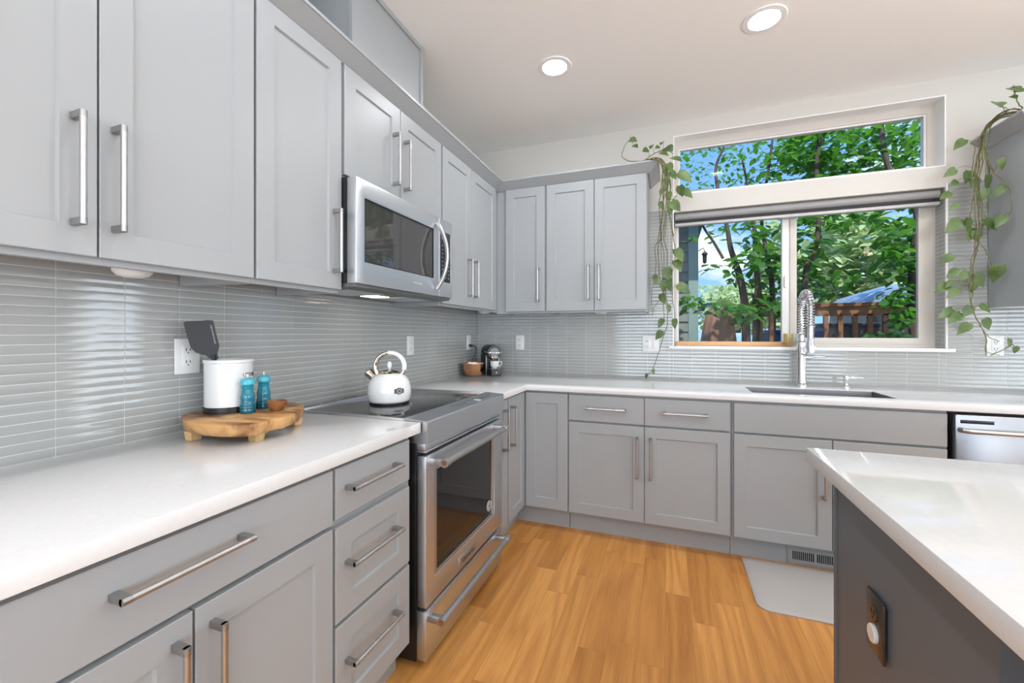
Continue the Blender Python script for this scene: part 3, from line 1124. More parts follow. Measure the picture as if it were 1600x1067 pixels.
# ================================================================== MICROWAVE
mw = thing('microwave', 'stainless over-the-range microwave under the short upper cabinet', 'microwave', (0.397, -1.9165, 1.430), PI / 2)
MWW, MWH = 0.757, 0.409
b = MB()
b.box(0.0, MWW, 0.046, 0.386, 0.004, MWH + 0.002, 0.002)
b.obj('body', M['black'], mw)
b = MB()
dx1 = 0.616
b.slab([0.0, 0.050, 0.566, dx1], [0.0, 0.088, 0.338, MWH], 0.0, 0.045, hole={(1, 1)}, ax='y', bev=0.004)
md = b.obj('door', M['steel'], mw)
b = MB()
b.box(0.048, 0.568, 0.006, 0.014, 0.086, 0.340)
b.obj('door_window', M['mw_glass'], md, 0)
b = MB()
b.slab([0.050, 0.052, 0.564, 0.566], [0.088, 0.091, 0.335, 0.338], 0.001, 0.008, hole={(1, 1)}, ax='y')
b.obj('window_gasket', M['black_plastic'], md, 0)
b = MB()
n = 22
pts, rad = [], []
for i in range(n + 1):
    a = i / n
    z = 0.035 + a * 0.335
    y = -0.006 - 0.060 * math.sin(PI * a) ** 0.75
    pts.append((0.585, y, z))
    rad.append(0.012)
b.tube(pts, rad, 14, flat=0.8)
b.obj('handle', M['nickel'], md)
text_obj('KitchenAid', 0.017, M['white_print'], 'door_lettering', md, (0.42, -0.0008, 0.045), (PI / 2, 0, 0))
b = MB()
b.slab([dx1 + 0.002, 0.632, 0.742, MWW], [0.0, 0.080, 0.345, MWH], 0.0, 0.045, hole={(1, 1)}, ax='y', bev=0.003)
mp_o = b.obj('control_panel', M['steel'], mw)
b = MB()
b.box(0.6315, 0.7425, 0.0015, 0.010, 0.0795, 0.3455, 0.001)
kp = b.obj('keypad', M['black_plastic'], mp_o)
b = MB()
b.box(0.650, 0.690, 0.0005, 0.0016, 0.305, 0.322)
for r_ in range(9):
    for c_ in range(3):
        b.box(0.652 + c_ * 0.031, 0.660 + c_ * 0.031, 0.0010, 0.0016, 0.101 + r_ * 0.021, 0.1045 + r_ * 0.021)
b.obj('key_marking', M['white_print'], kp, 0)
b = MB()
b.box(0.006, MWW - 0.006, 0.012, 0.384, -0.014, 0.004, 0.002)
un_ = b.obj('underside_plate', M['grey_plate'], mw)
for x in (0.06, 0.46):
    b = MB()
    b.box(x, x + 0.24, 0.10, 0.30, -0.0165, -0.0135)
    b.obj('grease_filter', M['steel'], un_, 0)
b = MB()
b.box(0.33, 0.43, 0.17, 0.26, -0.0165, -0.0138)
tag(b.obj('hood_lamp', M['hood_lamp'], un_, 0), 'lit lamp lens')

# ================================================================== DISHWASHER
dw = thing('dishwasher', 'stainless steel dishwasher behind the island, right of the sink cabinet', 'dishwasher', (2.7475, -0.660, 0.0))
b = MB()
b.box(0.002, 0.613, 0.055, 0.640, 0.0, 0.872)
b.obj('body', M['black'], dw, 0)
b = MB()
b.box(0.013, 0.608, 0.0, 0.053, 0.115, 0.862, 0.006)
dd = b.obj('door', M['steel_panel'], dw)
b = MB()
b.box(0.030, 0.148, -0.0015, 0.004, 0.822, 0.838, 0.001)
b.obj('display', M['black_plastic'], dd)
b = MB()
b.tube([(0.03, 0.0, 0.793), (0.032, -0.03, 0.793), (0.05, -0.04, 0.793), (0.57, -0.04, 0.793), (0.588, -0.03, 0.793), (0.59, 0.0, 0.793)], 0.011, 16)
b.obj('handle', M['nickel'], dd)
cabinet('base_cabinet', 'grey single-door base cabinet past the dishwasher at the right end', 'B', BF, 3.365, 3.99, 0.132, 0.875, [
    ('drawer', 3.37, 3.986, DB, DT, 'slab', ('h', 0.785, 3.56, 3.80)),
    ('door', 3.37, 3.986, 0.132, DZ, 'shaker', ('v', 3.94, 0.394, 0.632))], GB)

# ================================================================== OUTLETS AND SWITCHES
def plate(name, label, cat, loc, rz, w, kind, m='white_plastic', h=0.117):
    """wall plate on a surface; local -Y faces out"""
    t = thing(name, label, cat, loc, rz, 'white wall plates on the backsplash' if m == 'white_plastic' else None)
    b = MB()
    b.box(-w / 2, w / 2, -0.006, 0.0, -h / 2, h / 2, 0.002)
    b.obj('cover_plate', M[m], t)
    n_ = len(kind)
    for i, k in enumerate(kind):
        x = (i - (n_ - 1) / 2) * 0.046
        b = MB()
        if k == 'duplex':
            for z in (-0.02, 0.02):
                b.box(x - 0.016, x + 0.016, -0.0085, -0.005, z - 0.0145, z + 0.0145, 0.002)
            o = b.obj('receptacle', M[m], t)
        else:
            b.box(x - 0.0165, x + 0.0165, -0.0085, -0.005, -0.034, 0.034, 0.0015)
            o = b.obj('receptacle' if k == 'gfci' else 'rocker', M[m], t)
        if k != 'rocker':
            s = MB()
            for z in (-0.02, 0.02):
                for dx, hh in ((-0.006, 0.005), (0.006, 0.004)):
                    s.box(x + dx - 0.0012, x + dx + 0.0012, -0.0088, -0.008, z + 0.002 - hh, z + 0.002 + hh)
                s.tube([(x, -0.008, z - 0.0085), (x, -0.0088, z - 0.0085)], 0.0022, 10)
            s.obj('contact_slot', M['slot'], o, 0)
    return t


plate('outlet', 'white outlet on the left tiles behind the black turner', 'outlet', (0.0065, -2.275, 1.162), PI / 2, 0.078, ['gfci'])
plate('outlet', 'white outlet on the left tiles behind the kettle', 'outlet', (0.0065, -0.985, 1.162), PI / 2, 0.074, ['gfci'])
plate('outlet', 'white outlet by the corner with a black plug in it', 'outlet', (0.0065, -0.172, 1.164), PI / 2, 0.072, ['gfci'])
plate('outlet', 'white outlet on the back tiles right of the coffee machine', 'outlet', (0.388, -0.0065, 1.164), 0, 0.072, ['duplex'])
plate('outlet', 'wide white double plate with outlet and rocker left of the window', 'outlet', (1.391, -0.0065, 1.165), 0, 0.116, ['duplex', 'rocker'])
plate('outlet', 'white outlet on the back tiles behind the right vine', 'outlet', (3.252, -0.0065, 1.167), 0, 0.074, ['gfci'])
io = plate('outlet', 'dark bronze outlet with a round white cover on the side of the island', 'outlet', (1.9315, -2.093, 0.614), -PI / 2, 0.078, [], 'bronze_plastic', 0.125)
b = MB()
b.tube([(0, -0.0055, 0.024), (0, -0.009, 0.024)], 0.0165, 28)
rc = b.obj('receptacle', M['bronze_plastic'], io)
b = MB()
for dx in (-0.006, 0.006):
    b.box(dx - 0.0012, dx + 0.0012, -0.0095, -0.0085, 0.022, 0.032)
b.tube([(0, -0.0085, 0.0155), (0, -0.0095, 0.0155)], 0.0024, 10)
b.obj('contact_slot', M['slot'], rc, 0)
b = MB()
b.tube([(0, -0.0055, -0.020), (0, -0.011, -0.020), (0, -0.013, -0.020)], [0.019, 0.019, 0.017], 28)
tag(b.obj('socket_cover', M['white_plastic'], io), 'round white cover on the lower socket')

# ================================================================== PUCK LIGHTS, CEILING LIGHTS, PENDANTS
def puck(label, x, y, z, r=0.048):
    t = thing('puck_light', label, 'puck light', (x, y, z), 0, 'white puck lights under the upper cabinets')
    b = MB()
    b.lathe([(r, 0.0), (r, -0.026), (r * 0.96, -0.030), (r * 0.92, -0.030)], seg=32)
    b.obj('housing', M['white_plastic'], t)
    b = MB()
    b.lathe([(r * 0.94, -0.0295), (r * 0.8, -0.037), (r * 0.5, -0.042), (0.001, -0.044)], seg=32)
    b.obj('lens', M['white_plastic'], t)


puck('white round puck light under the left cabinet above the tiles', 0.15, -2.50, 1.4315, 0.043)
puck('white round puck light under the cabinets in the room corner', 0.185, -0.25, 1.4315)
puck('white round puck light under the cabinet left of the window', 1.045, -0.075, 1.4215)


def can(label, x, y):
    t = thing('recessed_light', label, 'ceiling light', (x, y, CEIL), 0, 'recessed ceiling lights')
    b = MB()
    rings = [[(r * math.cos(2 * PI * i / 40), r * math.sin(2 * PI * i / 40), z) for i in range(40)] for r, z in
             ((0.066, -0.001), (0.068, -0.006), (0.092, -0.005), (0.096, -0.0005))]
    b.loft(rings, False, False)
    b.obj('trim_ring', M['white_paint'], t)
    b = MB()
    b.lathe([(0.067, -0.0008), (0.064, -0.003), (0.001, -0.004)], seg=40)
    b.obj('lens', M['lamp'], t)


can('lit recessed ceiling light nearer the corner, left of the two', 0.91, -0.905)
can('lit recessed ceiling light nearer the window, right of the two', 1.94, -0.905)
for lx, ly in ((3.0, -0.95), (0.91, -2.35), (3.6, -2.6), (0.91, -4.1), (2.4, -4.2), (4.0, -4.2)):  # further cans out of view, added to light the room
    can('unseen recessed ceiling light added to light the room', lx, ly)


def pendant(label, x, y):
    t = thing('pendant_lamp', label, 'pendant lamp', (x, y, 2.1), 0, 'pendant lamps over the island')
    b = MB()
    b.tube([(0, 0, 0.19), (0, 0, CEIL - 2.1 - 0.02)], 0.0025, 8)
    b.obj('cord', M['black_plastic'], t)
    b = MB()
    b.lathe([(0.05, CEIL - 2.1 - 0.02), (0.05, CEIL - 2.1 - 0.001)], seg=24)
    b.obj('canopy', M['black_plastic'], t)
    b = MB()
    b.lathe([(0.018, 0.2), (0.02, 0.13), (0.016, 0.10)], seg=20)
    b.obj('socket', M['bowl_wood'], t)
    b = MB()
    b.lathe([(0.012, 0.10), (0.02, 0.07), (0.032, 0.03), (0.028, 0.005), (0.001, -0.005)], seg=20)
    b.obj('bulb', M['bulb'], t)


pendant('warm pendant bulb reflected left in the right window pane', 2.92, -2.25)
pendant('warm pendant bulb reflected right in the right window pane', 3.55, -2.25)

# ================================================================== FAUCET, SOAP, SILL GLASSES
fa = thing('faucet', 'chrome spring-neck kitchen faucet behind the sink', 'faucet', (2.297, -0.085, 0.9142))
b = MB()
b.lathe([(0.036, 0.0), (0.036, 0.006), (0.028, 0.012), (0.0265, 0.03), (0.0255, 0.20), (0.0275, 0.235), (0.0285, 0.255), (0.0275, 0.268), (0.017, 0.278), (0.0165, 0.315), (0.013, 0.318)], seg=28)
b.obj('body', M['chrome'], fa)
path = []
for i in range(13):
    path.append(Vector((0, 0, 0.300 + i * 0.0146)))
R_ = 0.090
for i in range(1, 25):
    a = PI * i / 24
    path.append(Vector((0.0, -R_ + R_ * math.cos(a), 0.475 + 0.095 * math.sin(a))))
for i in range(1, 6):
    path.append(Vector((0.0, -2 * R_, 0.475 - i * 0.022)))
b = MB()
b.tube(path, 0.010, 12)
hz_ = b.obj('hose', M['nickel'], fa)
# coil spring round the hose
L_ = [0.0]
for p, q in zip(path, path[1:]):
    L_.append(L_[-1] + (q - p).length)
turns, per = 36, 10
hel = []
for i in range(turns * per + 1):
    s = L_[-1] * i / (turns * per)
    k = max(j for j in range(len(L_)) if L_[j] <= s + 1e-9)
    k = min(k, len(path) - 2)
    f = (s - L_[k]) / (L_[k + 1] - L_[k])
    p = path[k].lerp(path[k + 1], f)
    t_ = (path[k + 1] - path[k]).normalized()
    s_ = Vector((1, 0, 0))
    u_ = t_.cross(s_)
    a = 2 * PI * i / per
    hel.append(p + (s_ * math.cos(a) + u_ * math.sin(a)) * 0.0205)
b = MB()
b.tube(hel, 0.0036, 6)
b.obj('spring_coil', M['chrome'], fa)
b = MB()
cxy = (0.0, -2 * R_)
b.lathe([(0.013, 0.37), (0.017, 0.36), (0.0165, 0.28), (0.021, 0.25), (0.022, 0.21), (0.018, 0.205)], (cxy[0], cxy[1], 0), 24)
b.obj('spray_head', M['chrome'], fa)
b = MB()
b.tube([(0, 0, 0.195), (0.0, -0.10, 0.195), (0.0, -2 * R_ + 0.02, 0.235)], 0.008, 12)
b.lathe([(0.026, 0.232), (0.026, 0.25)], (cxy[0], cxy[1], 0), 24)
b.obj('docking_arm', M['chrome'], fa)
b = MB()
b.tube([(0.022, 0, 0.172), (0.050, 0, 0.172), (0.052, 0, 0.172)], [0.014, 0.014, 0.010], 20)
b.tube([(0.05, 0, 0.174), (0.075, -0.004, 0.180), (0.122, -0.012, 0.178)], [0.006, 0.0055, 0.008], 12)
b.obj('lever', M['chrome'], fa)

so = thing('soap_dispenser', 'small chrome soap dispenser right of the faucet', 'soap dispenser', (2.524, -0.100, 0.9142))
b = MB()
b.lathe([(0.019, 0.0), (0.019, 0.004), (0.013, 0.010), (0.0115, 0.03), (0.0135, 0.034), (0.0135, 0.062), (0.011, 0.066)], seg=24)
b.obj('pump_body', M['chrome'], so)
b = MB()
b.tube([(0.0, 0, 0.058), (0.022, -0.004, 0.056), (0.065, -0.010, 0.058), (0.082, -0.012, 0.055)], [0.006, 0.004, 0.0033, 0.003], 12)
b.obj('spout', M['chrome'], so)


def tumbler(label, x, y, r, h, m):
    t = thing('drinking_glass', label, 'glass', (x, y, 1.1492), 0, 'glasses on the window sill')
    b = MB()
    b.lathe([(0.001, 0.0), (r * 0.9, 0.0), (r * 0.92, 0.004), (r, h), (r - 0.003, h), (r * 0.88, 0.012), (0.001, 0.012)], seg=32, cap0=False, cap1=False)
    b.obj('bowl', M[m], t)


tumbler('amber-tinted glass on the window sill left of the faucet', 2.252, 0.030, 0.026, 0.088, 'amber_glass')
tumbler('clear glass on the window sill just behind the faucet', 2.318, 0.036, 0.024, 0.086, 'glass')

# ================================================================== FLOOR REGISTER AND MAT
rg = thing('floor_register', 'grey slotted vent in the toe kick under the sink cabinet', 'vent', (2.11, -0.5685, 0.008))
b = MB()
b.box(0.0, 0.36, -0.005, 0.0, 0.0, 0.088, 0.0015)
b.obj('face_plate', M['paint'], rg)
b = MB()
for g in range(3):
    for i in range(11):
        x = 0.024 + g * 0.110 + i * 0.0092
        if x < 0.34:
            b.box(x, x + 0.0052, -0.0056, -0.0045, 0.022, 0.066)
b.obj('slot', M['slot'], rg, 0)

b = MB()
mx0, mx1, my0, my1, mr = 1.888, 2.66, -1.062, -0.60, 0.055
pl = []
for cx_, cy_, a0 in ((mx1 - mr, my1 - mr, 0), (mx0 + 0.012, my1 - 0.012, PI / 2), (mx0 + mr, my0 + mr, PI), (mx1 - mr, my0 + mr, 1.5 * PI)):
    r_ = 0.012 if a0 == PI / 2 else mr
    for i in range(9):
        a = a0 + PI / 2 * i / 8
        pl.append((cx_ + r_ * math.cos(a), cy_ + r_ * math.sin(a)))


def inset(p, k):
    c = Vector((sum(q[0] for q in p) / len(p), sum(q[1] for q in p) / len(p)))
    return [(q[0] + (c.x - q[0]) / abs(c.x - q[0] or 1) * min(k, abs(c.x - q[0])), q[1] + (c.y - q[1]) / abs(c.y - q[1] or 1) * min(k, abs(c.y - q[1]))) for q in p]


b.loft([[(*q, 0.0005) for q in pl], [(*q, 0.006) for q in pl], [(*q, 0.014) for q in inset(pl, 0.012)]])
tag(b.obj('kitchen_mat', M['mat']), 'light grey cushioned mat on the oak floor in front of the sink', 'mat')

# ================================================================== BOARD, CANISTER, TURNER, MILLS, BOWL
BZ = 0.9142
bo = thing('serving_board', 'live-edge acacia serving board on little feet, on the left worktop', 'board', (0.19, -2.20, BZ))
out = [(0.095, -2.345), (0.15, -2.372), (0.24, -2.388), (0.33, -2.378), (0.385, -2.345), (0.398, -2.305), (0.385, -2.270), (0.392, -2.235), (0.378, -2.19),
       (0.345, -2.13), (0.305, -2.075), (0.255, -2.032), (0.19, -2.008), (0.115, -2.002), (0.06, -2.03), (0.03, -2.09), (0.024, -2.17), (0.032, -2.26), (0.055, -2.315)]
out = [(x - 0.19, y + 2.20) for x, y in out]


def smooth_closed(p, k=4):
    n_, o = len(p), []
    for i in range(n_):
        p0, p1, p2, p3 = (Vector(p[(i + d_) % n_]) for d_ in (-1, 0, 1, 2))
        for s_ in range(k):
            t_ = s_ / k
            o.append(tuple(0.5 * ((2 * p1) + (-p0 + p2) * t_ + (2 * p0 - 5 * p1 + 4 * p2 - p3) * t_ ** 2 + (-p0 + 3 * p1 - 3 * p2 + p3) * t_ ** 3)))
    return o


out = smooth_closed(out)
rings = []
for k, z in ((0.93, 0.026), (0.96, 0.029), (0.985, 0.042), (1.0, 0.056), (0.995, 0.061), (0.985, 0.063)):
    rings.append([(x * k + 0.003 * math.sin(i * 1.7 + z * 90) * (z < 0.05), y * k, z) for i, (x, y) in enumerate(out)])
b = MB()
b.loft(rings)
b.obj('slab', M['acacia'], bo, 50)
for i, (x, y) in enumerate(((-0.035, -0.148), (0.150, -0.085), (0.082, 0.118), (-0.10, 0.105))):
    b = MB()
    b.loft([[(x + sx * s_, y + sy * s_, z) for sx, sy in ((-1, -1), (1, -1), (1, 1), (-1, 1))] for s_, z in ((0.014, 0.0), (0.017, 0.0275))])
    b.obj('foot', M['foot_wood'], bo)
TOPZ = BZ + 0.0632

ca = thing('utensil_canister', 'tall white utensil canister with black base on the wooden board', 'canister', (0.120, -2.212, TOPZ))
b = MB()
b.lathe([(0.0725, 0.0), (0.0725, 0.018), (0.070, 0.020)], seg=48)
b.obj('base_band', M['black_plastic'], ca)
b = MB()
b.lathe([(0.0695, 0.019), (0.0695, 0.162), (0.0725, 0.164), (0.0725, 0.172), (0.0705, 0.174), (0.067, 0.173), (0.0665, 0.025), (0.001, 0.024)], seg=48, cap0=False, cap1=False)
cb_ = b.obj('body', M['canister'], ca)
text_obj('UTENSILS', 0.0175, M['grey_print'], 'lettering', cb_, (0.0698 * math.sin(2.1), -0.0698 * math.cos(2.1), 0.122), (PI / 2, 0, 2.08), bend=0.0698, spacing=1.1)
b = MB()
b.lathe([(0.0662, 0.03), (0.0662, 0.160)], seg=48, cap0=True, cap1=False)
b.obj('liner', M['black_plastic'], ca)

tu = thing('turner', 'black nylon turner leaning out of the white canister', 'turner', (0.10, -2.249, TOPZ + 0.03), math.atan2(0.848, 0.53))
b = MB()
b.tube([(0.0, 0, -0.004), (0.0, 0, 0.10), (0.001, 0, 0.16)], [0.007, 0.0075, 0.011], 12, flat=0.6)
b.obj('neck', M['turner'], tu)
b = MB()
ol = [(-0.0798, 0.2655), (-0.0742, 0.2685), (-0.0177, 0.2738), (-0.0017, 0.2733), (0.0072, 0.2252), (0.0151, 0.190), (0.0118, 0.1725), (0.0095, 0.1638), (0.0135, 0.146),
      (-0.0120, 0.147), (-0.0212, 0.1582), (-0.0471, 0.1676), (-0.0607, 0.1828), (-0.0691, 0.2169)]
il = [(-0.0103, 0.2579), (-0.0060, 0.2579), (0.0061, 0.1967), (0.0022, 0.1950)]
bm_ = b.bm
fr_, bk_ = [], []
for y, st_ in ((-0.003, fr_), (0.003, bk_)):
    st_ += [bm_.verts.new((x, y, z)) for x, z in ol]
    sl_ = [bm_.verts.new((x, y, z)) for x, z in il]
    # two faces round the slot
    st_.append(sl_)
for st_, flip in ((fr_, False), (bk_, True)):
    o_, s_ = st_[:14], st_[14]
    f1 = [o_[13], o_[0], o_[1], o_[2], s_[0], s_[3], o_[8], o_[9], o_[10], o_[11], o_[12]]
    f2 = [o_[2], o_[3], o_[4], o_[5], o_[6], o_[7], o_[8], s_[3], s_[2], s_[1], s_[0]]
    for f_ in (f1, f2):
        bm_.faces.new(list(reversed(f_)) if flip else f_)
for ring_a, ring_b in ((fr_[:14], bk_[:14]), (fr_[14], bk_[14])):
    for i in range(len(ring_a)):
        j = (i + 1) % len(ring_a)
        bm_.faces.new([ring_a[i], ring_a[j], ring_b[j], ring_b[i]])
b.obj('blade', M['turner'], tu, 20)


def mill(label, x, y):
    t = thing('pepper_mill', label, 'mill', (x, y, TOPZ), 0, 'teal mills on the wooden board')
    t.scale = (0.87, 0.87, 1.0)
    b = MB()
    b.lathe([(0.0255, 0.0), (0.0265, 0.003), (0.0265, 0.012), (0.0258, 0.014), (0.0265, 0.017), (0.0262, 0.022), (0.0253, 0.024), (0.0260, 0.027), (0.0255, 0.031),
             (0.0243, 0.033), (0.0235, 0.039), (0.0245, 0.050), (0.0235, 0.060), (0.0205, 0.070), (0.0190, 0.078), (0.0205, 0.081), (0.0205, 0.086), (0.017, 0.088)], seg=36)
    b.obj('body', M['teal'], t)
    b = MB()
    b.lathe([(0.015, 0.087), (0.017, 0.0885), (0.0245, 0.094), (0.0255, 0.102), (0.022, 0.110), (0.012, 0.115), (0.004, 0.116)], seg=36)
    b.obj('cap', M['teal_light'], t)
    b = MB()
    b.lathe([(0.003, 0.115), (0.003, 0.121), (0.0075, 0.122), (0.0075, 0.126), (0.003, 0.127)], seg=20)
    b.obj('knob', M['nickel'], t)


mill('teal mill standing in front of the white canister', 0.2165, -2.219)
mill('teal mill standing right of the canister, behind the small bowl', 0.190, -2.139)
pb = thing('pinch_bowl', 'small brown wooden bowl on the right end of the board', 'bowl', (0.272, -2.156, TOPZ))
b = MB()
b.lathe([(0.015, 0.0), (0.023, 0.006), (0.0295, 0.020), (0.0312, 0.033), (0.0292, 0.034), (0.027, 0.021), (0.019, 0.009), (0.001, 0.007)], seg=36, cap1=False)
b.obj('bowl', M['bowl_wood'], pb)

# ================================================================== KETTLE
ke = thing('kettle', 'white whistling kettle on the black glass cooktop', 'kettle', (0.322, -1.612, 0.9198), YAW)
b = MB()
b.lathe([(0.086, 0.0), (0.088, 0.003), (0.088, 0.012), (0.084, 0.013)], seg=56)
b.obj('base_ring', M['black_plastic'], ke)
b = MB()
b.lathe([(0.086, 0.0125), (0.090, 0.016), (0.0915, 0.022), (0.0945, 0.035), (0.0965, 0.055), (0.0945, 0.080), (0.0865, 0.104), (0.0735, 0.123), (0.057, 0.134), (0.049, 0.137), (0.046, 0.1375)], seg=56)
kb = b.obj('body', M['white_enamel'], ke)
b = MB()
b.lathe([(0.046, 0.1365), (0.047, 0.1395), (0.038, 0.147), (0.024, 0.152), (0.006, 0.154)], seg=40)
kl = b.obj('lid', M['warm_steel'], ke)
b = MB()
b.lathe([(0.004, 0.152), (0.006, 0.156), (0.0105, 0.166), (0.0115, 0.176), (0.009, 0.186), (0.003, 0.191)], seg=24)
b.obj('lid_knob', M['white_enamel'], kl)
b = MB()
b.tube([(-0.060, 0.0, 0.105), (-0.078, 0, 0.123), (-0.092, 0, 0.137)], [0.024, 0.0195, 0.0185], 24)
sp_ = b.obj('spout', M['warm_steel'], ke)
b = MB()
b.tube([(-0.091, 0, 0.136), (-0.098, 0, 0.143), (-0.103, 0, 0.148)], [0.0215, 0.0215, 0.013], 24)
b.obj('whistle_cap', M['warm_steel'], sp_)
arc = []
for i in range(33):
    a = math.radians(208 - i * (236 / 32.0))
    arc.append(Vector((0.002 + 0.066 * math.cos(a), 0, 0.168 + 0.062 * math.sin(a))))
b = MB()
b.tube([(-0.052, 0, 0.122)] + arc[:16], [0.013] + [0.0125 - 0.0002 * i for i in range(16)], 14, flat=0.75)
b.obj('handle_bracket', M['warm_steel'], ke)
b = MB()
b.tube(arc[15:31], [0.0098] + [0.0105 + 0.0001 * i for i in range(15)], 14, flat=0.75)
kh = b.obj('handle_grip', M['white_enamel'], ke)
b = MB()
b.tube([arc[30], arc[32], (0.050, 0, 0.128)], [0.0085, 0.0095, 0.010], 14)
b.obj('grip_collar', M['chrome'], kh)
ba = 0.72                                  # badge, on the right of the front
b = MB(Matrix.Rotation(ba, 4, 'Z') @ Matrix.Translation((0, -0.0955, 0.066)) @ Matrix.Rotation(-0.08, 4, 'X'))
pgn = []
for i in range(40):
    a = 2 * PI * i / 40
    r = 0.017 if abs(math.sin(a)) > 0.6 else 0.0215
    pgn.append((r * math.cos(a), 0.0145 * math.sin(a) if abs(math.sin(a)) > 0.55 else 0.0105 * (1 if math.sin(a) > 0 else -1) * min(1, abs(math.sin(a)) / 0.35)))
b.prism(pgn, -0.0035, 0.004, 'y')
kbd = tag(b.obj('badge', M['grey_print'], kb), 'dark grey oval badge')
b = MB(Matrix.Rotation(ba, 4, 'Z') @ Matrix.Translation((0, -0.0955, 0.066)) @ Matrix.Rotation(-0.08, 4, 'X'))
b.loft([[(r * math.cos(2 * PI * i / 28), -0.0039, r * math.sin(2 * PI * i / 28)) for i in range(28)] for r in (0.0075, 0.0095)], False, False)
b.obj('badge_ring', M['white_print'], kbd, 0)

# ================================================================== CORNER: COPPER BOWL, COFFEE MACHINE, CUP
co = thing('copper_bowl', 'polished copper bowl in the back corner of the worktop', 'bowl', (0.112, -0.300, BZ))
b = MB()
b.lathe([(0.048, 0.0), (0.056, 0.004), (0.070, 0.030), (0.0785, 0.062), (0.080, 0.088), (0.083, 0.094), (0.0835, 0.098), (0.079, 0.097), (0.076, 0.064), (0.066, 0.030), (0.050, 0.010), (0.001, 0.008)], seg=48, cap1=False)
b.obj('bowl', M['copper'], co)
b = MB()
b.lathe([(0.0836, 0.093), (0.0845, 0.096), (0.0836, 0.100), (0.079, 0.0995)], seg=48, cap0=False, cap1=False)
b.obj('rim', M['nickel'], co)

cm = thing('coffee_machine', 'small black capsule coffee machine in the back corner', 'coffee machine', (0.207, -0.163, BZ), math.radians(40))
b = MB()
b.box(-0.052, 0.052, -0.015, 0.125, 0.0, 0.165, 0.008)
b.obj('body', M['black_plastic'], cm)
b = MB()
b.tube([(0, 0.118, 0.178), (0, 0.112, 0.178), (0, -0.055, 0.178), (0, -0.068, 0.178)], [0.046, 0.056, 0.056, 0.052], 32)
hd_ = b.obj('brewing_head', M['black_plastic'], cm)
b = MB()
b.tube([(0, -0.0675, 0.178), (0, -0.074, 0.178)], [0.040, 0.036], 28)
b.obj('head_cap', M['grey_plate'], hd_)
b = MB()
b.tube([(0.056, 0.0, 0.182), (0.058, -0.05, 0.178), (0.050, -0.088, 0.175), (0, -0.098, 0.174), (-0.050, -0.088, 0.175), (-0.058, -0.05, 0.178), (-0.056, 0.0, 0.182)], 0.0045, 10)
b.obj('lever', M['chrome'], hd_)
b = MB()
b.lathe([(0.022, 0.152), (0.018, 0.130), (0.012, 0.122)], (0, -0.075, 0), 20)
b.box(-0.024, 0.024, -0.085, -0.04, 0.128, 0.15, 0.005)
b.obj('spout', M['chrome'], cm)
for x in (-0.053, 0.049):
    b = MB()
    b.box(x, x + 0.004, -0.022, -0.012, 0.0, 0.152, 0.001)
    b.obj('edge_strip', M['nickel'], cm)
b = MB()
b.loft([[(x * k, -0.02 + (y + 0.02) * (k if k < 1 else 1), z) for x, y in ((-0.05, -0.02), (0.05, -0.02), (0.05, -0.10), (0.038, -0.125), (-0.038, -0.125), (-0.05, -0.10))] for k, z in ((0.97, 0.0), (1.0, 0.006), (1.0, 0.048), (0.97, 0.052))])
tr_ = b.obj('drip_tray', M['black_plastic'], cm, 25)
b = MB()
b.box(-0.040, 0.040, -0.112, -0.030, 0.0515, 0.0535, 0.0005)
b.obj('cup_grid', M['nickel_dark'], tr_)
b = MB()
b.tube([(0, -0.1252, 0.026), (0, -0.1262, 0.026)], 0.006, 16)
b.obj('power_button', M['white_print'], tr_)
b = MB()
b.box(-0.050, 0.020, 0.127, 0.150, 0.01, 0.16, 0.005)
b.obj('water_tank', M['glass'], cm)

cu = thing('coffee_cup', 'white cup with a brown rim standing on the coffee machine tray', 'cup', (0.207 + 0.073 * math.sin(math.radians(40)), -0.163 - 0.073 * math.cos(math.radians(40)), BZ + 0.0538), math.radians(12))
b = MB()
b.lathe([(0.020, 0.0), (0.022, 0.004), (0.030, 0.014), (0.0335, 0.030), (0.0345, 0.058), (0.0320, 0.058), (0.031, 0.030), (0.026, 0.012), (0.001, 0.008)], seg=36, cap1=False)
b.obj('bowl', M['white_enamel'], cu)
b = MB()
b.lathe([(0.0346, 0.0575), (0.0349, 0.0595), (0.0335, 0.0605), (0.0318, 0.0588)], seg=36, cap0=False, cap1=False)
tag(b.obj('rim', M['bowl_wood'], cu), 'brown painted rim')
b = MB()
b.tube([(0.032, 0, 0.049), (0.046, 0, 0.054), (0.057, 0, 0.048), (0.056, 0, 0.034), (0.044, 0, 0.020), (0.031, 0, 0.016)], 0.0038, 10)
b.obj('handle', M['white_enamel'], cu)

cord = thing('power_cord', 'black plug and cord dropping from the corner outlet behind the copper bowl', 'cord', (0.015, -0.172, 1.14))
b = MB()
b.box(0.0, 0.022, -0.012, 0.012, -0.009, 0.011, 0.003)
b.obj('plug', M['black_plastic'], cord)
b = MB()
ctl = [(0.020, 0, 0.0), (0.045, 0.0, 0.001), (0.062, -0.004, -0.02), (0.060, -0.010, -0.06), (0.045, -0.030, -0.11), (0.030, -0.034, -0.17), (0.026, -0.030, -0.21), (0.03, -0.02, -0.2225)]
b.tube(ctl, 0.0035, 8)
b.obj('cable', M['black_plastic'], cord)

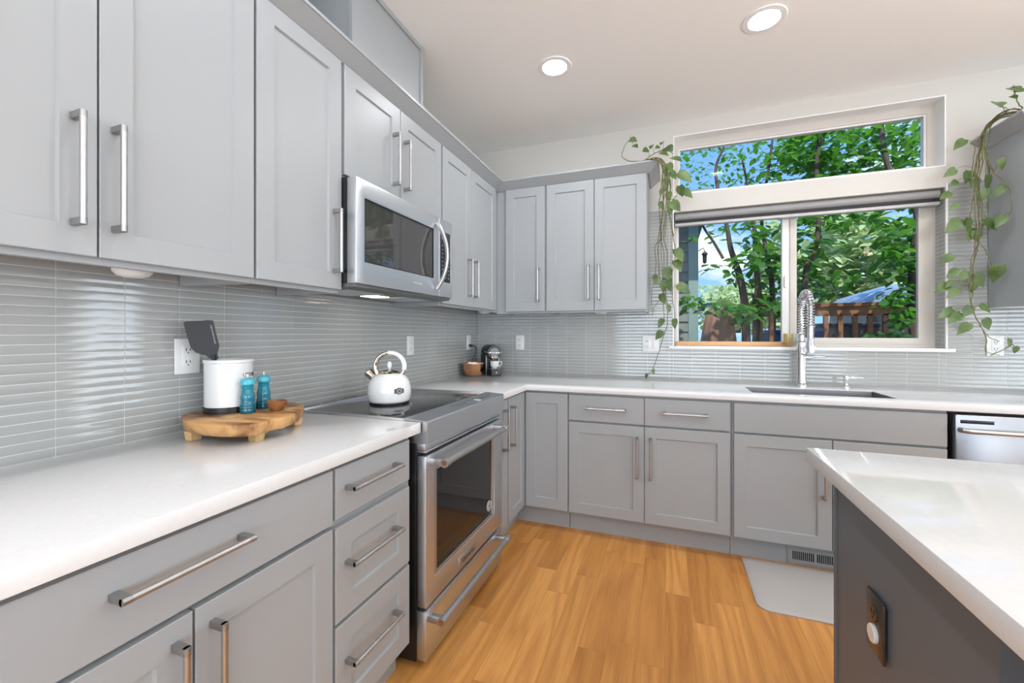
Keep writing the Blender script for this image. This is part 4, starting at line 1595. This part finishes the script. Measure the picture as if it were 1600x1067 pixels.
# ================================================================== TRAILING POTHOS
LEFT_STEMS = [[(1.338,-0.36,2.314),(1.426,-0.4,2.34),(1.468,-0.42,2.29),(1.479,-0.38,2.133),(1.47,-0.3,1.992),(1.444,-0.2,1.848),(1.451,-0.15,1.637),(1.484,-0.15,1.526),(1.418,-0.15,1.418),(1.405,-0.15,1.357)],[(1.356,-0.34,2.335),(1.455,-0.36,2.359),(1.501,-0.33,2.249),(1.493,-0.25,2.045),(1.481,-0.2,1.888),(1.505,-0.15,1.766),(1.492,-0.14,1.549),(1.505,-0.12,1.33),(1.471,-0.1,1.197),(1.416,-0.08,1.007),(1.364,-0.07,0.932)],[(1.377,-0.35,2.337),(1.467,-0.35,2.353),(1.521,-0.3,2.216),(1.513,-0.25,2.043),(1.541,-0.2,1.883),(1.553,-0.17,1.759),(1.533,-0.15,1.59),(1.554,-0.12,1.329)],[(1.369,-0.36,2.347),(1.277,-0.36,2.364),(1.229,-0.36,2.396),(1.224,-0.36,2.422),(1.249,-0.36,2.482),(1.281,-0.36,2.51)],[(1.366,-0.3,2.383),(1.422,-0.3,2.417),(1.493,-0.28,2.439),(1.54,-0.26,2.415)],[(1.386,-0.38,2.333),(1.479,-0.4,2.328),(1.494,-0.36,2.178),(1.524,-0.33,2.094),(1.578,-0.3,2.147)],[(1.393,-0.36,2.348),(1.471,-0.37,2.341),(1.466,-0.32,2.195),(1.454,-0.27,2.044),(1.465,-0.22,1.876),(1.427,-0.18,1.831),(1.43,-0.15,1.682),(1.401,-0.15,1.498),(1.409,-0.15,1.374)]]
LEFT_LEAVES = [(1.294,-0.36,2.504,0.067),(1.31,-0.36,2.46,0.063),(1.404,-0.33,2.457,0.058),(1.368,-0.34,2.43,0.058),(1.47,-0.3,2.481,0.058),(1.442,-0.3,2.456,0.05),(1.513,-0.3,2.436,0.1),(1.486,-0.32,2.403,0.083),(1.563,-0.3,2.367,0.091),(1.613,-0.28,2.252,0.107),(1.521,-0.3,2.311,0.075),(1.54,-0.3,2.263,0.074),(1.586,-0.3,2.15,0.07),(1.625,-0.28,2.139,0.091),(1.513,-0.32,2.119,0.066),(1.525,-0.3,2.049,0.091),(1.555,-0.3,2.058,0.091),(1.47,-0.3,2.068,0.058),(1.494,-0.34,2.267,0.057),(1.501,-0.36,2.198,0.061),(1.47,-0.34,2.147,0.054),(1.582,-0.15,1.765,0.095),(1.574,-0.15,1.696,0.095),(1.505,-0.15,1.643,0.096),(1.426,-0.15,1.608,0.071),(1.509,-0.15,1.573,0.096),(1.48,-0.15,1.561,0.079),(1.61,-0.14,1.54,0.095),(1.476,-0.15,1.474,0.075),(1.513,-0.14,1.408,0.053),(1.459,-0.12,1.308,0.067),(1.55,-0.12,1.303,0.079),(1.446,-0.1,1.224,0.08),(1.364,-0.07,0.932,0.041),(1.411,-0.08,0.966,0.041)]
RIGHT_STEMS = [[(3.199,-0.3,2.373),(3.143,-0.3,2.383),(3.12,-0.22,2.366),(3.121,-0.16,2.307),(3.115,-0.14,2.193),(3.11,-0.14,2.053),(3.126,-0.14,1.91),(3.121,-0.14,1.769),(3.099,-0.13,1.667),(3.091,-0.12,1.562),(3.083,-0.12,1.455),(3.104,-0.12,1.348),(3.142,-0.12,1.259),(3.174,-0.12,1.213),(3.21,-0.12,1.195)],[(3.206,-0.28,2.375),(3.142,-0.28,2.373),(3.123,-0.2,2.354),(3.105,-0.16,2.257),(3.094,-0.15,2.122),(3.1,-0.15,1.98),(3.115,-0.14,1.84),(3.115,-0.13,1.719),(3.099,-0.12,1.597),(3.099,-0.12,1.472),(3.094,-0.12,1.384),(3.126,-0.12,1.294),(3.158,-0.12,1.206),(3.153,-0.12,1.142),(3.21,-0.12,1.118)],[(3.212,-0.26,2.377),(3.141,-0.26,2.37),(3.121,-0.18,2.333),(3.131,-0.16,2.218),(3.147,-0.18,2.121),(3.161,-0.2,2.078),(3.188,-0.22,2.017),(3.203,-0.22,1.947),(3.196,-0.22,1.864)],[(3.199,-0.3,2.353),(3.134,-0.25,2.363),(3.115,-0.18,2.309),(3.142,-0.16,2.181),(3.147,-0.16,2.041),(3.137,-0.15,1.906),(3.15,-0.15,1.8)],[(3.219,-0.24,2.379),(3.14,-0.22,2.369),(3.11,-0.17,2.308),(3.123,-0.15,2.153),(3.094,-0.14,2.019),(3.083,-0.14,1.914),(3.067,-0.13,1.847)],[(3.187,-0.32,2.372),(3.162,-0.33,2.403),(3.153,-0.33,2.444),(3.151,-0.33,2.487)],[(3.173,-0.16,1.553),(3.15,-0.15,1.66),(3.121,-0.14,1.734)],[(3.179,-0.11,1.117),(3.237,-0.11,1.153),(3.268,-0.11,1.178),(3.281,-0.11,1.154)]]
RIGHT_LEAVES = [(3.028,-0.15,2.291,0.071),(2.993,-0.14,2.139,0.072),(3.098,-0.32,2.414,0.092),(3.144,-0.35,2.467,0.077),(3.129,-0.3,2.399,0.046),(3.145,-0.34,2.431,0.052),(3.173,-0.34,2.457,0.058),(3.012,-0.13,2.079,0.047),(2.981,-0.12,2.017,0.073),(3.012,-0.13,1.949,0.061),(3.092,-0.15,2.059,0.07),(3.139,-0.17,2.056,0.09),(3.123,-0.16,1.992,0.077),(3.161,-0.2,1.992,0.082),(3.07,-0.14,2.107,0.071),(3.012,-0.13,1.841,0.09),(3.073,-0.14,1.841,0.078),(3.086,-0.13,1.785,0.071),(3.141,-0.18,1.825,0.086),(3.161,-0.21,1.833,0.082),(3.107,-0.14,1.774,0.064),(3.166,-0.22,2.134,0.061),(2.99,-0.11,1.659,0.087),(3.016,-0.11,1.578,0.072),(3.058,-0.12,1.556,0.072),(3.126,-0.12,1.532,0.078),(2.976,-0.1,1.497,0.088),(3.005,-0.11,1.517,0.058),(3.019,-0.11,1.465,0.072),(3.168,-0.17,1.559,0.097),(2.993,-0.1,1.35,0.088),(3.027,-0.11,1.324,0.08),(3.075,-0.12,1.359,0.064),(3.099,-0.12,1.49,0.057),(3.061,-0.12,1.266,0.093),(3.163,-0.12,1.287,0.071),(3.153,-0.12,1.375,0.057),(3.255,-0.11,1.188,0.042),(3.281,-0.11,1.147,0.045)]


def spline(p, k=5):
    p = [Vector(q) for q in p]
    o = []
    for i in range(len(p) - 1):
        p0, p1, p2, p3 = p[max(i - 1, 0)], p[i], p[i + 1], p[min(i + 2, len(p) - 1)]
        for s_ in range(k):
            t_ = s_ / k
            o.append(0.5 * ((2 * p1) + (p2 - p0) * t_ + (2 * p0 - 5 * p1 + 4 * p2 - p3) * t_ ** 2 + (3 * p1 - p0 - 3 * p2 + p3) * t_ ** 3))
    o.append(p[-1])
    return o


class Leaves:
    def __init__(self):
        self.V, self.F = [], []

    def add(self, base, d, nrm, L, wd, heart=False, curl=0.12):
        """one leaf: two folded halves, tip bent down"""
        d = d.normalized()
        s = d.cross(nrm)
        s = s.normalized() if s.length > 1e-6 else d.orthogonal().normalized()
        n_ = s.cross(d)
        prof = ((-0.06, 0.30), (0.22, 0.52), (0.5, 0.46), (0.78, 0.22)) if heart else ((0.12, 0.22), (0.38, 0.48), (0.64, 0.42), (0.86, 0.18))
        i0 = len(self.V)

        def P(t_, w_, up):
            q = base + d * (t_ * L) + s * (w_ * wd) + n_ * (up * L)
            self.V.append((q.x, q.y, q.z))
        mids = [0.0] + [max(t_, 0.06) for t_, _ in prof] + [1.0]
        for t_ in mids:
            P(t_, 0, -curl * t_ * t_)
        for sg in (1, -1):
            for t_, w_ in prof:
                P(t_, sg * w_, 0.10 * w_ - curl * t_ * t_)
        m = i0
        for k, off in ((0, 6), (1, 10)):
            q = i0 + off
            tri = [(m, m + 1, q), ]
            quads = [(m + 1, m + 2, q + 1, q), (m + 2, m + 3, q + 2, q + 1), (m + 3, m + 4, q + 3, q + 2)]
            tip = [(m + 4, m + 5, q + 3)]
            for f in tri + quads + tip:
                self.F.append(f if k else tuple(reversed(f)))

    def obj(self, name, m, parent):
        me = bpy.data.meshes.new(name)
        me.from_pydata(self.V, [], self.F)
        me.materials.append(m)
        me.polygons.foreach_set('use_smooth', [True] * len(me.polygons))
        o = bpy.data.objects.new(name, me)
        COL.objects.link(o)
        o.parent = parent
        return o


rnd = random.Random(5)


def pothos(label, stems, leaves, side, base):
    t = thing('trailing_pothos', label, 'plant', base, 0, 'trailing vines beside the window')
    off = -Vector(base)

    def lift(p):
        p = Vector(p)
        over = (p.x < 1.46 if side < 0 else p.x > 3.14) and p.y > -0.392
        if over and p.z > 2.24:
            p.z = max(p.z, 2.352)
        return p
    b = MB()
    allp = []
    more = []
    for s_ in stems[:3]:
        for _ in range(2):
            dx_, dy_ = rnd.uniform(-0.022, 0.022), rnd.uniform(-0.03, 0.02)
            more.append([(p[0] + dx_ * min(1, i / 3), p[1] + dy_ * min(1, i / 3), p[2]) for i, p in enumerate(s_[:max(5, int(len(s_) * rnd.uniform(0.45, 0.8)))])])
    for s_ in stems + more:
        q = spline([lift(p) for p in s_])
        q = [p if not ((p.x < 1.46 if side < 0 else p.x > 3.14) and p.y > -0.392 and 2.24 < p.z < 2.352) else Vector((p.x, p.y, 2.352)) for p in q]
        q = [p + Vector((rnd.uniform(-1, 1), rnd.uniform(-1, 1), 0)) * 0.003 for p in q]
        allp += q
        b.tube([p + off for p in q], [0.0031 - 0.0013 * i / len(q) for i in range(len(q))], 6)
    lv = Leaves()
    for x, y, z, L in leaves:
        c = Vector((x, y, z))
        near = min(allp, key=lambda p: (p - c).length)
        out_ = (c - near)
        out_.y = -abs(out_.y) - 0.012
        dr_ = Vector((out_.x * 1.2, -0.35 * abs(out_.x) + rnd.uniform(-0.02, 0.02), -0.05 - 0.3 * abs(out_.x)))
        dr_ = dr_.normalized() if dr_.length > 1e-4 else Vector((0, 0, -1))
        if z > 2.35:
            dr_ = Vector((out_.x * 0.8 + rnd.uniform(-0.02, 0.02), -0.03, -0.02)).normalized()
        nrm = Vector((rnd.uniform(-0.5, 0.5), -1.0, rnd.uniform(0.1, 0.9)))
        Ls = L * rnd.uniform(0.9, 1.1)
        bs = c - dr_ * Ls * 0.5
        lv.add(bs + off, dr_, nrm, Ls, Ls * rnd.uniform(0.58, 0.74), heart=True, curl=rnd.uniform(0.05, 0.3))
        # petiole
        mid = (near + bs) * 0.5 + Vector((0, -0.008, 0.012))
        b.tube([near + off, mid + off, bs + off], 0.0012, 5)
    b.obj('vine_stems', M['stem'], t)
    lv.obj('foliage', M['pothos'], t)
    return t


pothos('trailing green vine hanging off the cabinet left of the window', LEFT_STEMS, LEFT_LEAVES, -1, (1.40, -0.30, 2.346))
pothos('trailing green vine hanging off the cabinet right of the window', RIGHT_STEMS, RIGHT_LEAVES, 1, (3.24, -0.28, 2.346))


# ================================================================== THE GARDEN OUTSIDE
GZ = -0.35
b = MB()
b.box(-12, 20, 0.18, 32, GZ - 0.1, GZ)
tag(b.obj('ground', M['ground'], smooth=0), kind='structure')

# neighbouring wing with lapped siding
hs = thing('neighbor_house', 'grey-green house wing with lapped siding at the left of the window view', 'house', (1.83, 2.05, GZ))
b = MB()
b.box(-2.2, -0.02, 0.03, 3.4, 0.0, 3.0)
z = 0.0
while z < 2.95:
    b.prism([(0.0, z), (0.03, z), (0.03, z + 0.115), (0.018, z + 0.115)], -2.2, -0.10, 'x') if False else None
    b.poly([(-2.2, 0.0, z), (-0.10, 0.0, z), (-0.10, 0.016, z + 0.115), (-2.2, 0.016, z + 0.115)])
    b.poly([(-2.2, 0.016, z), (-0.10, 0.016, z), (-0.10, 0.0, z), (-2.2, 0.0, z)])
    z += 0.115
b.obj('siding_wall', M['siding'], hs, 0, fix=False)
b = MB()
b.box(-0.105, 0.0, -0.012, 0.09, 0.0, 3.0, 0.004)
b.obj('corner_board', M['siding_trim'], hs)
b = MB()
b.box(-2.4, 0.10, -0.48, 3.5, 3.0, 3.09)
b.obj('eave', M['siding_trim'], hs, 0)
la = thing('wall_lantern', 'small black lantern on the corner of the grey-green house', 'lantern', (1.855, 2.09, 2.16))
b = MB()
b.tube([(-0.02, 0, 0.03), (0.03, 0, 0.06), (0.045, 0, 0.02)], 0.005, 8)
b.lathe([(0.008, 0.02), (0.034, -0.01), (0.034, -0.02)], (0.045, 0, 0), 6)
b.lathe([(0.024, -0.02), (0.020, -0.11), (0.006, -0.12)], (0.045, 0, 0), 6)
b.obj('lantern_body', M['iron'], la)

# cedar railing
rl = thing('deck_railing', 'brown cedar railing with square balusters across the garden', 'railing', (2.32, 2.2, GZ))
b = MB()
b.box(-0.02, 2.4, -0.045, 0.045, 1.875, 1.91)
b.obj('cap_rail', M['cedar'], rl)
for z0, z1 in ((1.775, 1.875), (0.85, 0.94)):
    b = MB()
    b.box(-0.02, 2.4, -0.02, 0.02, z0, z1)
    b.obj('rail', M['cedar'], rl)
for i in range(17):
    b = MB()
    x = 0.24 + i * 0.128
    b.box(x, x + 0.042, -0.02, 0.018, 0.60, 1.79)
    b.obj('baluster', M['cedar'], rl, 0)
for x in (0.13, 1.98):
    b = MB()
    b.box(x - 0.045, x + 0.045, -0.046, 0.044, 0.0, 2.0 if x < 1 else 1.9)
    b.obj('post', M['cedar'], rl, 0)

# brown canvas draped over a frame
cv = thing('draped_cover', 'brown canvas cover draped in folds beside the grey-green house', 'cover', (1.99, 1.75, GZ))
b = MB()
rings = []
for j in range(15):
    t_ = j / 14.0
    ring = []
    for i in range(72):
        a = 2 * PI * i / 72
        rr = 0.13 + 0.20 * (1 - t_) ** 0.8 + 0.028 * (1 - t_ * 0.6) * math.sin(9 * a + 1.3 * math.sin(3 * t_)) + 0.012 * math.sin(4 * a + 5 * t_)
        ring.append((0.02 + rr * math.cos(a) * 0.95, rr * math.sin(a) * 0.8, 1.80 * t_))
    rings.append(ring)
rings.append([(0.02 + 0.05 * math.cos(2 * PI * i / 72), 0.05 * math.sin(2 * PI * i / 72), 1.86) for i in range(72)])
b.loft(rings)
b.obj('canvas', M['tarp'], cv, 80)

# bins behind the railing
def bin_(label, x, y, w, h, m):
    t = thing('wheelie_bin', label, 'bin', (x, y, GZ), 0.1)
    b = MB()
    b.loft([[(sx * w * k, sy * w * k, z) for sx, sy in ((-1, -1), (1, -1), (1, 1), (-1, 1))] for k, z in ((0.82, 0.0), (1.0, h))])
    b.obj('tub', M[m], t)
    b = MB()
    b.box(-w * 1.06, w * 1.06, -w * 1.1, w * 1.06, h, h + 0.05, 0.02)
    b.obj('lid', M[m], t)
    b = MB()
    for i in range(5):
        b.box(-w * 0.8, w * 0.8, -w - 0.012, -w * 0.9, h - 0.14 - i * 0.16, h - 0.08 - i * 0.16)
    b.obj('rib', M['pale_blue' if m == 'blue_bin' else m], t, 0)
    return t


bin_('blue bin with pale ribs behind the railing', 2.92, 2.85, 0.24, 1.58, 'blue_bin')
bin_('dark bin behind the railing between the blue bin and the vehicle', 3.48, 2.95, 0.25, 1.66, 'dark_shell')

# vehicle roof showing over the railing
cr_ = thing('parked_van', 'pale blue roof and dark body of a vehicle behind the railing', 'vehicle', (5.35, 4.6, GZ), 0.0)
b = MB()
b.loft([[(x, y, z) for x, z in ((-1.35, 0.25), (1.6, 0.25), (1.6, 1.98), (-1.28, 1.98))] for y in (-0.75, 0.75)])
b.obj('body', M['dark_shell'], cr_, 0)
cr_.scale = (1.0, 1.0, 0.965)
pr = [(-1.36, 1.96), (-1.33, 2.10), (-1.18, 2.24), (-0.85, 2.36), (-0.45, 2.43), (0.4, 2.46), (1.2, 2.42), (1.6, 2.30), (1.6, 1.96)]
b = MB()
b.loft([[(x * k, y, 1.96 + (z - 1.96) * kz) for x, z in pr] for y, k, kz in ((-0.78, 0.98, 0.90), (-0.70, 1.0, 0.98), (0.0, 1.0, 1.03), (0.70, 1.0, 0.98), (0.78, 0.98, 0.90))])
b.obj('roof', M['pale_blue'], cr_, 40)
b = MB()
b.box(-0.62, 1.5, -0.80, -0.76, 2.0, 2.24, 0.01)
b.obj('side_window', M['black_glass'], cr_)
for x in (0.5, 0.9):
    b = MB()
    b.cyl((x, 0.0, 2.44), (x + 0.01, 0, 3.0), 0.012)
    b.obj('roof_pole', M['pale_blue'], cr_)
for x in (-0.8, 1.0):
    for y in (-0.70, 0.70):
        b = MB()
        b.tube([(x, y - 0.06, 0.30), (x, y + 0.06, 0.30)], 0.30, 24)
        b.obj('wheel', M['iron'], cr_)

# blue garden frame far left
gf = thing('garden_shelter', 'dark blue flat-topped garden shelter beyond the grey-green house', 'shelter', (2.02, 5.9, GZ))
b = MB()
b.box(-0.28, 0.26, -0.3, 0.3, 2.06, 2.16)
b.box(-0.16, 0.10, -0.15, 0.15, 2.16, 2.30, 0.04)
b.obj('top', M['blue_paint'], gf)
for x in (-0.25, 0.17, 0.24):
    b = MB()
    b.box(x - 0.022, x + 0.022, -0.28, -0.24, 0, 2.06)
    b.obj('leg', M['blue_paint'], gf, 0)

# ---- trees
def trunk_pts(l):
    return spline([at(*q) for q in l], 4)


def tree(name, label, group, trunks, blobs, m='leaf', seed=1, cat='tree'):
    r = random.Random(seed)
    first = at(*trunks[0][0][0])
    base = Vector((first.x, first.y, GZ))
    t = thing(name, label, cat, base, 0, group)
    b = MB()
    for l, r0, r1 in trunks:
        p = trunk_pts(l)
        if p[0].z < 1.25 and p[0].z > GZ:
            p = [Vector((p[0].x, p[0].y, GZ - 0.02))] + p
        b.tube([q - base for q in p], [r0 + (r1 - r0) * i / (len(p) - 1) for i in range(len(p))], 10)
    b.obj('trunk', M['bark'], t)
    lv = Leaves()
    for u, v, du, dv, Y, dY, n_, L in blobs:
        for _ in range(n_):
            while True:
                a, c, e = r.uniform(-1, 1), r.uniform(-1, 1), r.uniform(-1, 1)
                if a * a + c * c < 1.0 or (r.random() < 0.25):
                    break
            p = at(u + a * du, v + c * dv, Y + e * dY)
            if p.y < 0.45 or (p.x < 1.88 and p.y > 1.5 and p.z < 2.8):
                continue
            ang = r.uniform(0, 2 * PI)
            d = Vector((math.cos(ang), math.sin(ang), r.uniform(-0.7, 0.15)))
            nr = Vector((r.uniform(-0.7, 0.7), r.uniform(-0.9, 0.5), 1.0))
            s = L * r.uniform(0.7, 1.25)
            lv.add(p - base, d, nr, s, s * r.uniform(0.50, 0.66), curl=r.uniform(0.0, 0.3))
    f = lv.obj('foliage', M[m], t)
    f['kind'] = 'stuff'
    return t


tree('garden_tree', 'multi-stemmed leafy tree filling the left window pane and the transom', 'garden trees close to the window',
     [([(1166, 535, 1.95), (1164, 480, 1.95), (1158, 440, 1.98), (1148, 408, 2.0), (1141, 385, 2.05), (1135, 350, 2.1), (1118, 270, 2.2), (1132, 225, 2.3), (1128, 195, 2.35)], 0.048, 0.008),
      ([(1181, 535, 2.1), (1184, 450, 2.1), (1180, 405, 2.1), (1177, 340, 2.15), (1160, 250, 2.2)], 0.042, 0.010),
      ([(1208, 538, 2.3), (1206, 440, 2.3), (1197, 390, 2.35), (1190, 340, 2.4), (1203, 250, 2.5), (1212, 180, 2.6)], 0.034, 0.010),
      ([(1130, 404, 1.8), (1115, 378, 1.8), (1098, 352, 1.8), (1094, 325, 1.85)], 0.016, 0.010)],
     [(1140, 262, 95, 46, 2.7, 0.6, 430, 0.085), (1230, 240, 55, 50, 2.6, 0.6, 190, 0.105), (1135, 362, 45, 20, 2.1, 0.3, 34, 0.13), (1195, 375, 34, 38, 2.2, 0.4, 85, 0.13),
      (1200, 440, 30, 50, 2.2, 0.4, 120, 0.13), (1165, 405, 24, 14, 1.8, 0.25, 40, 0.11), (1112, 418, 22, 5, 2.0, 0.2, 16, 0.11), (1148, 432, 14, 12, 1.7, 0.2, 20, 0.11),
      (1120, 482, 52, 9, 1.45, 0.2, 90, 0.095), (1080, 470, 22, 10, 1.3, 0.15, 36, 0.08), (1165, 490, 22, 14, 1.7, 0.2, 40, 0.10), (1075, 372, 14, 8, 1.5, 0.1, 8, 0.10), (1200, 480, 24, 12, 1.9, 0.2, 34, 0.11)],
     seed=3)
tree('garden_tree', 'large leafy tree whose shaded crown fills the right window pane', 'garden trees close to the window',
     [([(1258, 540, 1.9), (1257, 470, 1.9), (1261, 415, 1.9), (1272, 395, 1.95), (1279, 350, 2.0), (1276, 270, 2.1), (1279, 230, 2.2), (1286, 170, 2.3)], 0.030, 0.022),
      ([(1428, 535, 1.7), (1424, 460, 1.7), (1428, 400, 1.75), (1432, 330, 1.8), (1390, 265, 2.0), (1379, 215, 2.1), (1374, 165, 2.2)], 0.034, 0.020),
      ([(1424, 470, 1.7), (1406, 490, 1.65), (1380, 505, 1.6)], 0.010, 0.006),
      ([(1279, 340, 2.0), (1300, 325, 2.0), (1340, 330, 2.0)], 0.012, 0.007)],
     [(1340, 232, 120, 52, 2.7, 0.7, 1000, 0.125), (1290, 260, 50, 30, 2.5, 0.5, 130, 0.12), (1410, 365, 44, 60, 2.0, 0.5, 220, 0.13), (1300, 340, 75, 14, 2.1, 0.5, 90, 0.13), (1262, 375, 28, 40, 2.1, 0.4, 85, 0.13),
      (1350, 375, 40, 28, 2.2, 0.4, 14, 0.13), (1310, 432, 80, 12, 2.2, 0.4, 55, 0.13), (1275, 450, 32, 18, 2.2, 0.3, 40, 0.12), (1395, 465, 32, 14, 1.5, 0.25, 46, 0.11), (1410, 495, 26, 14, 1.4, 0.2, 34, 0.11), (1385, 523, 32, 9, 1.3, 0.2, 34, 0.11), (1415, 425, 24, 40, 1.7, 0.3, 70, 0.12)],
     seed=8)
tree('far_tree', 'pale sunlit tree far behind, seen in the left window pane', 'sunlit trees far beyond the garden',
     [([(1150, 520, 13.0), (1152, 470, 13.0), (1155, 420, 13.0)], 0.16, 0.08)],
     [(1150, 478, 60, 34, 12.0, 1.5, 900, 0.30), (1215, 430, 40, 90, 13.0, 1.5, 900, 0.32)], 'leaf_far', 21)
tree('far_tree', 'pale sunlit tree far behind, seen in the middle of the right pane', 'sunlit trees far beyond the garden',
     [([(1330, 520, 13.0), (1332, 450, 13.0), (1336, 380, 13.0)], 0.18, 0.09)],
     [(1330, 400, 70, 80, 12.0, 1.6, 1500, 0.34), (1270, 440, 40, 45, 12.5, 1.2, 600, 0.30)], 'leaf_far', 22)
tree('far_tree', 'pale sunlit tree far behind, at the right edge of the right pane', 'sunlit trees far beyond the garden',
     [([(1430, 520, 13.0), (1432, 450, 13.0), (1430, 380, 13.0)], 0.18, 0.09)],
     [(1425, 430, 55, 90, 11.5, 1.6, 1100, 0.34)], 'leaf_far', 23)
